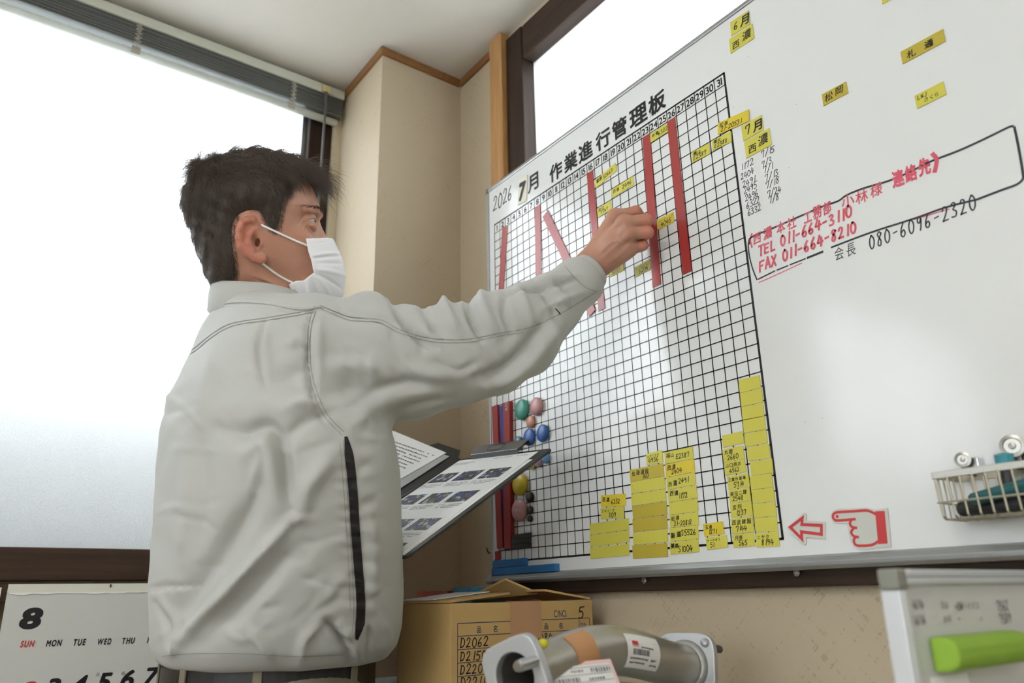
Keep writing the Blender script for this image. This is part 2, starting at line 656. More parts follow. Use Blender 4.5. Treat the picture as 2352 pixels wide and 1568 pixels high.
wr_ = MB()
wr_.box((-0.6, YR - 0.1, 0), (XF, YR, 0.9))
wr_.box((-0.6, YR - 0.1, 2.3), (XF, YR, ZC))
wr_.box((-0.6, YR - 0.1, 0.9), (0.3, YR, 2.3))
wr_.box((3.9, YR - 0.1, 0.9), (XF, YR, 2.3))
w4 = thing('window_added', (2.1, YR - 0.05, 0.9), None, None)  # unseen rear window, added to throw frontal daylight on board and jacket
w4['kind'] = 'structure'
a4 = MB()
for xx in (0.3005, 1.49, 2.68, 3.83):
    a4.box((xx, YR - 0.08, 0.9005), (xx + 0.069, YR + 0.01, 2.2995))
a4.build('stile', DARK_Z, w4)
MB().box((0.32, YR - 0.05, 0.91), (3.88, YR - 0.045, 2.29)).build('pane', PANE, w4)
struct('wall_rear', wr_, mat('painted_wall', (205, 198, 184), 0.7, bump=(60, 0.2, 0.001)))
struct('wall_far', MB().box((XF, YR, 0), (XF + 0.1, 0.12, ZC)), mat('painted_wall', (205, 198, 184), 0.7))

# outside: yard ground and a concrete block fence close to the left windows, seen blurred through the obscure glass
struct('ground', MB().box((-9, -9, -0.3), (9, 9, -0.2)), mat('yard_gravel', (130, 128, 122), 0.9, var=(8, 0.2, (112, 110, 104))))
tag(MB().box((-0.80, -4.4, -0.2), (-0.77, 0.11, 1.63)).build('snow_guard_fence', mat('fence_board', (196, 200, 202), 0.85, bump=(20, 0.3, 0.004))),
    'pale board fence outside, blurred behind the lower half of the left frosted window', 'fence')

# unseen ceiling fixtures, added behind the camera for fill light
DIFF = bpy.data.materials.new('lamp_diffuser')
DIFF.use_nodes = True
DIFF.node_tree.nodes['Principled BSDF'].inputs['Emission Color'].default_value = (1, .97, .92, 1)
DIFF.node_tree.nodes['Principled BSDF'].inputs['Emission Strength'].default_value = 1.5
for lx, ly in FILL_LAMPS:
    t = thing('added_ceiling_light', (lx, ly, ZC), 'long white fluorescent ceiling light, %s of the pair added behind the viewer' % ('nearer the windows' if lx < 2 else 'farther from the windows'), 'ceiling light', 'ceiling lights added for fill')
    MB().box((lx - 0.13, ly - 0.62, ZC - 0.05), (lx + 0.13, ly + 0.62, ZC - 0.001)).build('housing', mat('white_enamel', (230, 230, 228), 0.4), t, bevel=0.006)
    MB().box((lx - 0.115, ly - 0.6, ZC - 0.072), (lx + 0.115, ly + 0.6, ZC - 0.051)).build('diffuser', DIFF, t, bevel=0.006)

# ---------------------------------------------------------------- venetian blind, pulled up
bl = thing('venetian_blind', (-0.44, -1.2, 2.27), 'grey venetian blind pulled up to a stack at the top of the left window', 'window blind')
Y0, Y1 = -2.0, -0.2165
MB().box((-0.475, Y0, 2.368), (-0.4300, Y1, 2.3965)).build('headrail', mat('blind_enamel', (196, 198, 184), 0.45), bl, bevel=0.003)
sl = MB()
ns = 17
for i in range(ns):
    z = 2.312 + i * 0.0033
    x = rnd.uniform(-.0012, .0012)
    for (a, b, dz) in ((-0.474, -0.4525, 0.0), (-0.4525, -0.4325, 0.0)):
        pass
    sl.add([(-0.474 + x, Y0 + .01, z), (-0.453 + x, Y0 + .01, z + .0016), (-0.4325 + x, Y0 + .01, z),
            (-0.474 + x, Y1 - .003, z), (-0.453 + x, Y1 - .003, z + .0016), (-0.4325 + x, Y1 - .003, z),
            (-0.474 + x, Y0 + .01, z + .0014), (-0.453 + x, Y0 + .01, z + .003), (-0.4325 + x, Y0 + .01, z + .0014),
            (-0.474 + x, Y1 - .003, z + .0014), (-0.453 + x, Y1 - .003, z + .003), (-0.4325 + x, Y1 - .003, z + .0014)],
           [(0, 3, 4, 1), (1, 4, 5, 2), (6, 7, 10, 9), (7, 8, 11, 10), (2, 5, 11, 8), (0, 6, 9, 3)])
sl.build('slats', mat('blind_slat', (120, 122, 120), 0.32, 0.25), bl)
br = MB()
br.tube([(-0.453, Y0, 2.290), (-0.453, -1.2, 2.292), (-0.453, Y1 - 0.012, 2.298)], 0.0105, 14)
br.build('bottom_rail', mat('blind_rail', (214, 220, 214), 0.35), bl, smooth=True)
for yy in ((-0.4320, -0.7609, 2.3291)[1], (-0.4320, -0.3649, 2.3336)[1], -1.35):
    lt = MB()
    for s in range(26):
        z = 2.300 + s * 0.0027
        pts = [(-0.4318 + 0.0012 * math.sin(s * 2.1 + q), yy + 0.012 * (q / 4 - 0.5) + 0.003 * math.sin(s * 1.3), z + 0.001 * math.sin(s * 1.7 + q)) for q in range(5)]
        lt.tube(pts, 0.0011, 5)
    lt.box((-0.4440, yy - 0.010, 2.2845), (-0.4395, yy + 0.010, 2.3065))
    lt.build('ladder_cord', mat('blind_cord', (168, 166, 154), 0.8), bl)
wy = (-0.4240, -0.2753, 2.3763)[1]
MB().box((-0.4295, wy - 0.011, 2.366), (-0.4210, wy + 0.011, 2.388)).build('wand_bracket', mat('aged_ivory_plastic', (206, 190, 140), 0.5), bl, bevel=0.002)
wd_ = MB().tube([(-0.424, wy, 2.368), (-0.4235, wy, 2.30), (-0.4235, wy - 0.002, 1.55)], 0.0036, 8)
wd_.build('tilt_wand', mat('wand_plastic', (92, 92, 90), 0.35), bl, smooth=True)

# ---------------------------------------------------------------- wall calendar on the left wall
cx = -0.4690
cal = thing('wall_calendar', (cx, -0.75, 0.55), 'white monthly wall calendar showing 8, hung on a nail under the left window', 'calendar')
c0, c1 = (-0.4690, -0.8276, 1.0445), (-0.4690, -0.4328, 1.0381)
ctop = c0[2]
MB().box((cx - 0.0035, c0[1], 0.52), (cx - 0.0008, c1[1] + 0.05, ctop - 0.0165)).build('month_sheet', mat('calendar_paper', (206, 207, 203), 0.7), cal)
MB().box((cx - 0.0037, c0[1], ctop - 0.0160), (cx, c1[1] + 0.05, ctop)).build('header_strip', mat('calendar_card', (222, 221, 208), 0.7), cal)
tr = MB()
n = 90
ys = np.linspace(c0[1] + 0.003, c1[1] + 0.05, n)
zz = [ctop - 0.0172 - 0.0028 * abs(math.sin(i * 0.37) * math.sin(i * 0.11 + 1)) - rnd.uniform(0, .0007) for i in range(n)]
tr.add([(cx + 0.0012, y, z) for y, z in zip(ys, zz)] + [(cx + 0.0002, y, ctop - 0.0160) for y in ys], [(i, i + 1, n + i + 1, n + i) for i in range(n - 1)])
tr.build('torn_stub', mat('torn_paper', (228, 228, 224), 0.8), cal)
CPL = plane((cx, 0, 0), (0, 1, 0), (0, 0, 1), (1, 0, 0), -0.0004)
ct = MB()
p8a, p8b = (-0.4690, -0.7993, 0.9639), (-0.4690, -0.7626, 1.0001)
printed(ct, '8', p8a[1], p8a[2], p8b[2] - p8a[2], CPL, bold=0.055, shear=0.12, sx=1.35)
DAYS = [('MON', (-0.4690, -0.7483, 0.9287), (-0.4690, -0.7202, 0.9401)), ('TUE', (-0.4690, -0.7011, 0.9280), (-0.4690, -0.6781, 0.9398)), ('WED', (-0.4690, -0.6577, 0.9275), (-0.4690, -0.6321, 0.9386)),
        ('THU', (-0.4690, -0.6129, 0.9270), (-0.4690, -0.5880, 0.9384)), ('FRI', (-0.4690, -0.5657, 0.9265), (-0.4690, -0.5425, 0.9381)), ('SAT', (-0.4690, -0.5161, 0.9259), (-0.4690, -0.4910, 0.9377))]
for tx, a, b in DAYS:
    printed(ct, tx, a[1], a[2], b[2] - a[2], CPL, bold=0.045, shear=0.18, track=0.09, to=b[1])
d0_ = (-0.4690, -0.7386, 0.8384)
d1_ = (-0.4690, -0.6954, 0.8348)
for i, tx in enumerate('345678'):
    printed(ct, tx, d0_[1] + (d1_[1] - d0_[1]) * i * 1.02, d0_[2] + 0.0022 * (i - 2) + 0.004, 0.0325, CPL, bold=0.035, shear=0.2, sx=1.15)
ct.build('black_print', INK, cal)
cr = MB()
a, b = (-0.4690, -0.7911, 0.9293), (-0.4690, -0.7669, 0.9406)
printed(cr, 'SUN', a[1], a[2], b[2] - a[2], CPL, bold=0.045, shear=0.18, track=0.09, to=b[1])
printed(cr, '2', (-0.4690, -0.7801, 0.8403)[1], d0_[2] - 0.003, 0.0325, CPL, bold=0.035, shear=0.2, sx=1.15)
cr.build('red_print', mat('calendar_red', (196, 52, 48), 0.6), cal)
cp = MB()
for tx, q in (('長', (-0.4690, -0.6537, 0.8685)), ('福', (-0.4690, -0.6076, 0.8670))):
    hand(cp, tx, q[1], q[2], 0.007, CPL, bold=-0.012)
cp.build('pencil_note', mat('pencil', (110, 110, 108), 0.8), cal)
nq = (-0.4660, -0.6483, 1.0338)
nl = MB().tube([(-0.4735, nq[1], nq[2] + 0.004), (-0.4665, nq[1] - 0.0005, nq[2] + 0.004), (-0.4650, nq[1] - 0.001, nq[2] + 0.009)], 0.0016, 8)
tag(nl.build('nail', mat('brass_nail', (150, 112, 62), 0.35, 0.9)), 'small bent brass nail holding up the wall calendar', 'nail')
tag(MB().box((-0.4738, (-0.4700, -0.8343, 0.9978)[1] - 0.09, 0.80), (-0.4720, (-0.4720, -0.8376, 1.0414)[1], 1.0385)).build('paper_notice', mat('yellowed_paper', (226, 222, 186), 0.7)),
    'yellowed paper notice, only its edge showing left of the calendar', 'notice')

# ---------------------------------------------------------------- whiteboard
CELL = 0.0222


def U(u):
    return u * CELL


def V(v):
    return 1.0 + (37.221 - v) * CELL


BX0, BX1, BZ0, BZ1 = U(-0.95), 1.78, V(35.12), V(-5.45)
wbd = thing('whiteboard', ((BX0 + BX1) / 2, 0.0, BZ0), 'large white magnetic progress board with a printed 31 day grid on the wall', 'whiteboard')
BOARD = mat('board_enamel', (224, 225, 223), 0.15, spec=0.9, coat=0.0, var=(3.5, 0.35, (220, 221, 220)))
MB().box((BX0, 0.0, BZ0), (BX1, 0.0115, BZ1)).build('panel', BOARD, wbd)
f1 = MB()
f1.box((BX0 - 0.003, -0.003, BZ1), (BX1 + 0.003, 0.0118, BZ1 + 0.0095))
f1.box((BX0 - 0.0085, -0.003, BZ0 - 0.012), (BX0 - 0.0001, 0.0118, BZ1 + 0.0095))
f1.box((BX1 + 0.0001, -0.003, BZ0 - 0.012), (BX1 + 0.009, 0.0118, BZ1 + 0.0095))
f1.build('frame', ALU, wbd, bevel=0.002)
prof = [(0.011, BZ0 - 0.0005), (-0.004, BZ0 - 0.0005), (-0.011, BZ0 - 0.003), (-0.0155, BZ0 - 0.009), (-0.015, BZ0 - 0.0145), (-0.009, BZ0 - 0.0185), (0.011, BZ0 - 0.0185)]
tb = MB()
tb.prism([(y, z) for y, z in prof], (BX0 + 0.010, 0, 0), (0, 1, 0), (0, 0, 1), (1, 0, 0), BX1 - BX0 - 0.02)
tb.build('bottom_rail', mat('rail_aluminium', (158, 160, 160), 0.38, 0.6), wbd, bevel=0.001)
MB().prism([(y * 1.05, z + (0.0002 if z > BZ0 - 0.002 else -0.0006)) for y, z in prof], (BX0 - 0.0088, 0, 0), (0, 1, 0), (0, 0, 1), (1, 0, 0), 0.0185).build('corner_cap', mat('cap_plastic', (150, 152, 148), 0.5), wbd, bevel=0.0015)
MB().box((BX0 - 0.0105, -0.0045, BZ1 - 0.004), (BX0 - 0.0002, 0.0119, BZ1 + 0.0105)).build('corner_cap', GREY_PLASTIC, wbd, bevel=0.002)
MB().lathe([(0, 0), (0.007, 0), (0.007, 0.003), (0.0, 0.003)], (U(1.05), 0.009, BZ1 + 0.013), (0, -1, 0), 16).build('hanging_eye', STEEL, wbd, smooth=True)
BPL = plane((0, 0, 0), (1, 0, 0), (0, 0, 1), (0, -1, 0), 0.0003)
g = MB()


def hl(u0, u1, v, w):
    g.add([BPL(U(u0), V(v) - w / 2), BPL(U(u1), V(v) - w / 2), BPL(U(u1), V(v) + w / 2), BPL(U(u0), V(v) + w / 2)], [(0, 1, 2, 3)])


def vl(u, v0, v1, w):
    g.add([BPL(U(u) - w / 2, V(v1)), BPL(U(u) + w / 2, V(v1)), BPL(U(u) + w / 2, V(v0)), BPL(U(u) - w / 2, V(v0))], [(0, 1, 2, 3)])


TH, TK = 0.0019, 0.0036
for j in range(1, 34):
    hl(0, 31, j * 1.0005, TH)
hl(0, 31, 0, TH)
hl(-0.06, 31.08, -1.05, TK)
hl(-0.06, 31.08, 34.02, TK)
for i in range(1, 31):
    vl(i, -1.05, 34.02, TH)
vl(0, -1.05, 34.02, TH * 1.2)
vl(31, -1.05, 34.02, TK * 1.1)
GRID_INK = mat('printed_grid_ink', (26, 27, 31), 0.25)
g.build('printed_grid', GRID_INK, wbd)
pt = MB()
for i in range(1, 32):
    printed(pt, str(i), U(i - 0.5), V(-0.18), U(0.66), BPL, bold=0.024, sx=0.9 if i > 9 else 1.0, center=True)
pt.build('day_numbers', GRID_INK, wbd)
pt = MB()
TITLE = [('月', (0.1337, 1.8699), (0.1390, 1.9146)), ('作', (0.2122, 1.8628), (0.2133, 1.9102)), ('業', (0.2625, 1.8599), (0.2643, 1.9104)), ('進', (0.3096, 1.8619), (0.3131, 1.9106)), ('行', (0.3636, 1.8591), (0.3650, 1.9099)),
         ('管', (0.4123, 1.8559), (0.4155, 1.9067)), ('理', (0.4615, 1.8572), (0.4639, 1.9074)), ('板', (0.5127, 1.8559), (0.5158, 1.9067))]
ZT0 = sum(a[1] for _, a, b in TITLE[1:]) / 7
for chh, a, b in TITLE:
    v, f = glyph(chh, 0.032)
    hgt = 0.043
    s = hgt / (v[:, 1].max() - v[:, 1].min())
    x0 = a[0]
    z0 = ZT0 if chh != '月' else a[1]
    pt.add([BPL(x0 + (p[0] - v[:, 0].min()) * s, z0 + (p[1] - v[:, 1].min()) * s, p[2]) for p in v], f)
pt.build('printed_title', GRID_INK, wbd)
# marker writing on the board
mw = MB()


def wr(text, px_, h, mb=None, wd=None, **k):
    hand(mw if mb is None else mb, text, px_[0], px_[1], h, BPL, wd=wd, **k)


wr('2026', (-0.0062, 1.8870), 0.036, wd=0.0030, to=(0.0751, 1.8706)[0], gap=0.2)
mw.build('year_note', PEN_INK, wbd)
mw = MB()
wr('7月>', (0.5129, 1.8578), 0.0115, wd=0.0010, bold=0, to=(0.5407, 1.8554)[0])
mw.build('month_note', PEN_INK, wbd)
mw = MB()
dl = MB()
for tx, q in (('1172', (0.6971, 1.6542)), ('2404', (0.6948, 1.6376)), ('2491', (0.6961, 1.6226)), ('2495', (0.6971, 1.6110)), ('2496', (0.6976, 1.5966)), ('6322', (0.6984, 1.5837)), ('6332', (0.6991, 1.5709)),
              ('7/15', (0.7373, 1.6565)), ('7/3', (0.7357, 1.6399)), ('7/1', (0.7365, 1.6285)), ('7/13', (0.7377, 1.6139)), ('7/18', (0.7374, 1.6009)), ('7/24', (0.7383, 1.5851)), ('7/8', (0.7391, 1.5740))):
    wr(tx, q, 0.0112, wd=0.0011, gap=0.10, mb=dl, to=q[0] + 0.0064 * len(tx))
dl.build('date_list', PEN_INK, wbd)
ph = MB()
wr('会長', (0.8305, 1.4420), 0.020, ph, wd=0.002, bold=0.0, to=(0.8656, 1.4426)[0])
wr('080-6096-2320', (0.8819, 1.4408), 0.0195, ph, wd=0.0019, gap=0.32, to=(1.0237, 1.4357)[0])
ph.build('phone_line', PEN_INK, wbd)
box_t = [(0.6957, 1.5233), (0.6970, 1.5319), (0.7121, 1.5334), (0.7345, 1.5323), (0.7824, 1.5320), (0.8259, 1.5316), (0.8499, 1.5293), (0.8640, 1.5326), (0.8901, 1.5315), (0.9238, 1.5263), (0.9538, 1.5257), (0.9801, 1.5276), (1.0154, 1.5255), (1.0468, 1.5259), (1.0745, 1.5274), (1.0801, 1.5262)]
mw.ribbon(catmull(box_t, 3), 0.003, BPL)
mw.ribbon(catmull([(1.0812, 1.5244), (1.0809, 1.5137), (1.0798, 1.4903), (1.0777, 1.4619), (1.0760, 1.4558), (1.0686, 1.4523), (1.0519, 1.4526), (1.0245, 1.4527)], 3), 0.003, BPL)
mw.ribbon(catmull([(1.0245, 1.4527), (0.9862, 1.4583), (0.9473, 1.4597), (0.8879, 1.4640), (0.8289, 1.4649)], 3), 0.0028, BPL)
mw.ribbon(catmull([(0.8148, 1.4636), (0.7899, 1.4634)], 3), 0.0035, BPL)
for a, b in (((0.7863, 1.4634), (0.7605, 1.4633)), ((0.7567, 1.4632), (0.7376, 1.4631)), ((0.7337, 1.4631), (0.7032, 1.4603))):
    mw.ribbon([a, b], 0.0022, BPL)
mw.ribbon(catmull([(0.7007, 1.4604), (0.6960, 1.4783), (0.6927, 1.5019), (0.6929, 1.5207), (0.6960, 1.5308)], 3), 0.0024, BPL)
mw.build('contact_outline', PEN_INK, wbd)
rw = MB()
wr('(西濃', (0.6942, 1.5186), 0.0185, rw, wd=0.003, bold=0.022, to=(0.7394, 1.5170)[0])
wr('本社', (0.7450, 1.5177), 0.0185, rw, wd=0.003, bold=0.02, to=(0.7822, 1.5168)[0])
wr('工務部', (0.7925, 1.5161), 0.0190, rw, wd=0.003, bold=0.028, to=(0.8400, 1.5155)[0])
wr('小林様', (0.8532, 1.5125), 0.0195, rw, wd=0.003, bold=0.014, to=(0.9176, 1.5119)[0])
wr('連絡先)', (0.9287, 1.5127), 0.0215, rw, wd=0.0055, bold=0.042, to=(0.9900, 1.5124)[0])
rw.build('contact_name', RED_INK, wbd)
rw = MB()
wr('TEL', (0.7083, 1.4959), 0.0165, rw, wd=0.0031, gap=.1, to=(0.7416, 1.4949)[0])
wr('011-664-3110', (0.7490, 1.4978), 0.0170, rw, wd=0.0031, gap=.2, to=(0.8679, 1.4972)[0])
wr('FAX', (0.7063, 1.4709), 0.0180, rw, wd=0.0031, gap=.1, to=(0.7397, 1.4724)[0])
wr('011-664-8210', (0.7491, 1.4732), 0.0170, rw, wd=0.0031, gap=.22, to=(0.8706, 1.4751)[0])
rw.build('contact_numbers', RED_INK, wbd)
rw = MB()
rw.ribbon(catmull([(0.7031, 1.4545), (0.7404, 1.4564), (0.7798, 1.4589)], 3), 0.0014, BPL)
rw.ribbon(catmull([(0.9471, 1.4585), (0.9694, 1.4564), (0.9908, 1.4544)], 3), 0.0014, BPL)
rw.build('red_underline', RED_INK, wbd)
sm = MB()
for q in (((0.6984, 1.7734)), ((0.7166, 1.7952)), ((0.7402, 1.8497)), ((0.7761, 1.2268)), ((0.5790, 1.4577)), ((0.8109, 1.7145)), ((0.7820, 1.6177)), ((0.7486, 1.2258))):
    a = rnd.uniform(0, 6)
    sm.ribbon([(q[0], q[1]), (q[0] + 0.0012 * math.cos(a), q[1] + 0.0012 * math.sin(a))], 0.0008, BPL)
sm.build('specks', mat('speck', (120, 120, 120), 0.6), wbd)

# hook screws in the wooden rail under the board
for q, wh in (((0.4069, 0.0120, 1.0234), 'left one, below the S1004 card'), ((0.6986, 0.0120, 1.0254), 'right one, below the red arrow')):
    s_ = MB().lathe([(0, 0), (0.0022, 0), (0.0022, 0.010), (0.0045, 0.010), (0.0055, 0.0125), (0.0035, 0.0145), (0, 0.015)], (q[0], 0.0182, q[2]), (0, -1, 0), 14)
    tag(s_.build('screw', STEEL, smooth=False), 'round headed screw in the dark rail under the whiteboard, ' + wh, 'screw', 'screws in the board rail')
h_ = MB().tube(catmull([(-0.0700, 0.0400, 1.0880), (-0.0700, 0.0330, 1.0865), (-0.0690, 0.0300, 1.080), (-0.0650, 0.0285, 1.0755), (-0.0600, 0.0285, 1.0765)], 4), 0.0018, 8)
h_ = MB().tube(catmull([(-0.0981, 0.0360, 1.1061), (-0.0891, 0.0320, 1.0980), (-0.0824, 0.0320, 1.0940), (-0.0773, 0.0320, 1.0955)], 4), 0.0016, 8)
tag(h_.build('wall_hook', mat('antique_brass', (82, 74, 40), 0.4, 0.7), smooth=True), 'small bent brass hook in the wallpaper left of the whiteboard', 'hook')

# ---------------------------------------------------------------- magnets on the board
YM = -0.0004           # back of a magnet


def rect(q):
    cx_, cz_, w, h, a = q
    ex = np.array([math.cos(a), 0, math.sin(a)])
    ey = np.array([-math.sin(a), 0, math.cos(a)])
    return np.array([cx_, 0, cz_]), ex, ey, w, h


YEL = {'y': mat('yellow_magnet', (206, 198, 86), 0.45, spec=0.3, var=(14, 0.3, (198, 190, 78))), 'b': mat('bright_yellow_magnet', (214, 192, 60), 0.45, spec=0.3), 'o': mat('olive_yellow_magnet', (188, 170, 66), 0.45, spec=0.3, var=(10, 0.3, (180, 162, 58)))}
NC = 0


def card(q, label, tone, items, group=None, back=YM):
    global NC
    c, ex, ey, w, h = rect(q)
    NC += 1
    w, h = w * 0.985, h * 0.975
    th = 0.0009
    o0 = c + np.array([0, back, 0])
    mb = MB().prism([(-w / 2, -h / 2), (w / 2, -h / 2), (w / 2, h / 2), (-w / 2, h / 2)], o0, ex, ey, (0, -1, 0), th)
    o = mb.build('magnet_card', YEL[tone])
    tag(o, label, 'magnet', group)
    if items:
        t = MB()
        pl = plane(o0, ex, ey, (0, -1, 0), th + 0.0002)
        for tx, fx, fy, fh, *bd in items:
            hand(t, tx, (fx - .5) * w, (fy - .5) * h, fh * h * 1.08, pl, wd=min(0.0019, fh * h * 0.15), bold=max(.012, bd[0] if bd else 0.012), gap=0.12)
        t.build('handwriting', INK, o)
    return o


G1 = 'yellow card magnets on the whiteboard'
UPPER = [
    ((0.3865, 1.7959, 0.0638, 0.0191, 0.1623), 'yellow magnet card reading S2663, tilted, beside the red strip of day 16', 'y', [('星原', .06, .45, .38, .03), ('S2663', .38, .28, .40)]),
    ((0.4301, 1.7491, 0.0613, 0.0189, 0.0164), 'yellow magnet card reading 2496, below the S2663 card', 'y', [('西濃', .06, .38, .38, .01), ('2496', .50, .28, .44)]),
    ((0.3765, 1.7254, 0.0401, 0.0205, 0.0441), 'yellow magnet card reading 7747, just left of the raised hand', 'y', [('渡辺', .08, .55, .33, .02), ('7747', .22, .12, .36)]),
    ((0.5411, 1.8145, 0.0609, 0.0188, 0.0121), 'yellow magnet card reading 6322, at the top of days 24 to 26', 'y', [('西濃', .08, .45, .34, .02), ('6322', .34, .25, .42)]),
    ((0.5301, 1.6344, 0.0395, 0.0205, -0.0070), 'yellow magnet card reading 4045, between the red strips of days 23 and 26', 'b', [('ベンディング', .08, .60, .22, .0), ('4045', .2, .12, .40)]),
    ((0.6221, 1.7258, 0.0396, 0.0211, -0.0359), 'yellow magnet card reading E2387, in the grid right of the day 26 strip', 'y', [('福山', .08, .55, .32, .03), ('E2387', .08, .14, .36)]),
    ((0.6678, 1.7252, 0.0410, 0.0199, -0.0815), 'yellow magnet card reading E2388, at the right edge of the grid', 'y', [('福山', .08, .58, .30, .03), ('E2388', .12, .14, .36)]),
    ((0.6952, 1.7467, 0.0646, 0.0218, -0.1359), 'long yellow magnet card reading 21-20531, tilted across the grid edge', 'b', [('松満', .05, .50, .34, .01), ('21-20531', .10, .12, .36)]),
    ((0.3991, 1.5895, 0.0397, 0.0226, 0.0187), 'yellow magnet card reading 3035, half hidden below the wrist', 'y', [('コベ', .1, .58, .26, .0), ('3035', .12, .12, .38)]),
    ((0.4657, 1.5659, 0.0387, 0.0205, 0.0566), 'yellow magnet card reading 5206, below the hand beside the day 23 strip', 'y', [('ケアサプライ', .06, .60, .22, .0), ('5206', .22, .12, .40)]),
    ((0.7328, 1.9223, 0.0394, 0.0281, -0.0606), 'yellow magnet card reading 6月 near the top edge of the whiteboard', 'y', [('6', .16, .28, .46), ('月', .50, .18, .60, .03)]),
    ((0.7315, 1.8910, 0.0492, 0.0297, -0.0138), 'yellow magnet card with two kanji directly under the 6月 card', 'y', [('西', .08, .14, .46, .015), ('濃', .52, .26, .56, .015)]),
    ((1.0024, 1.6932, 0.0584, 0.0202, -0.0222), 'long yellow magnet card with two bold kanji at the upper right of the whiteboard', 'o', [('札', .12, .18, .50, .02), ('通', .54, .22, .50, .03)]),
    ((0.8729, 1.6962, 0.0401, 0.0203, -0.0254), 'short yellow magnet card with two kanji, alone between the 7月 card and the long one', 'o', [('松', .07, .18, .56, .005), ('岡', .50, .24, .58, .005)]),
    ((0.9985, 1.6187, 0.0388, 0.0208, -0.0017), 'yellow magnet card with capital letters over kana, under the long upper right card', 'y', [('LNJ', .08, .55, .28), ('さくら', .26, .18, .28, .01)]),
    ((0.7290, 1.7168, 0.0403, 0.0287, 0.0126), 'yellow magnet card reading 7月 beside the upper right grid edge', 'y', [('7', .14, .28, .50), ('月', .52, .18, .60, .03)]),
    ((0.7348, 1.6852, 0.0491, 0.0312, 0.0062), 'yellow magnet card with two kanji directly under the 7月 card', 'y', [('西', .10, .14, .46, .015), ('濃', .50, .26, .56, .015)]),
    ((0.9904, 1.8039, 0.0517, 0.0298, -0.1202), 'yellow magnet card cut off by the top edge of the photo', 'y', [('月', .3, .2, .5, .02)]),
]
for q, l, t, it in UPPER:
    card(q, l, t, it, G1, back=YM - (0.001 if '21-20531' in l else 0))
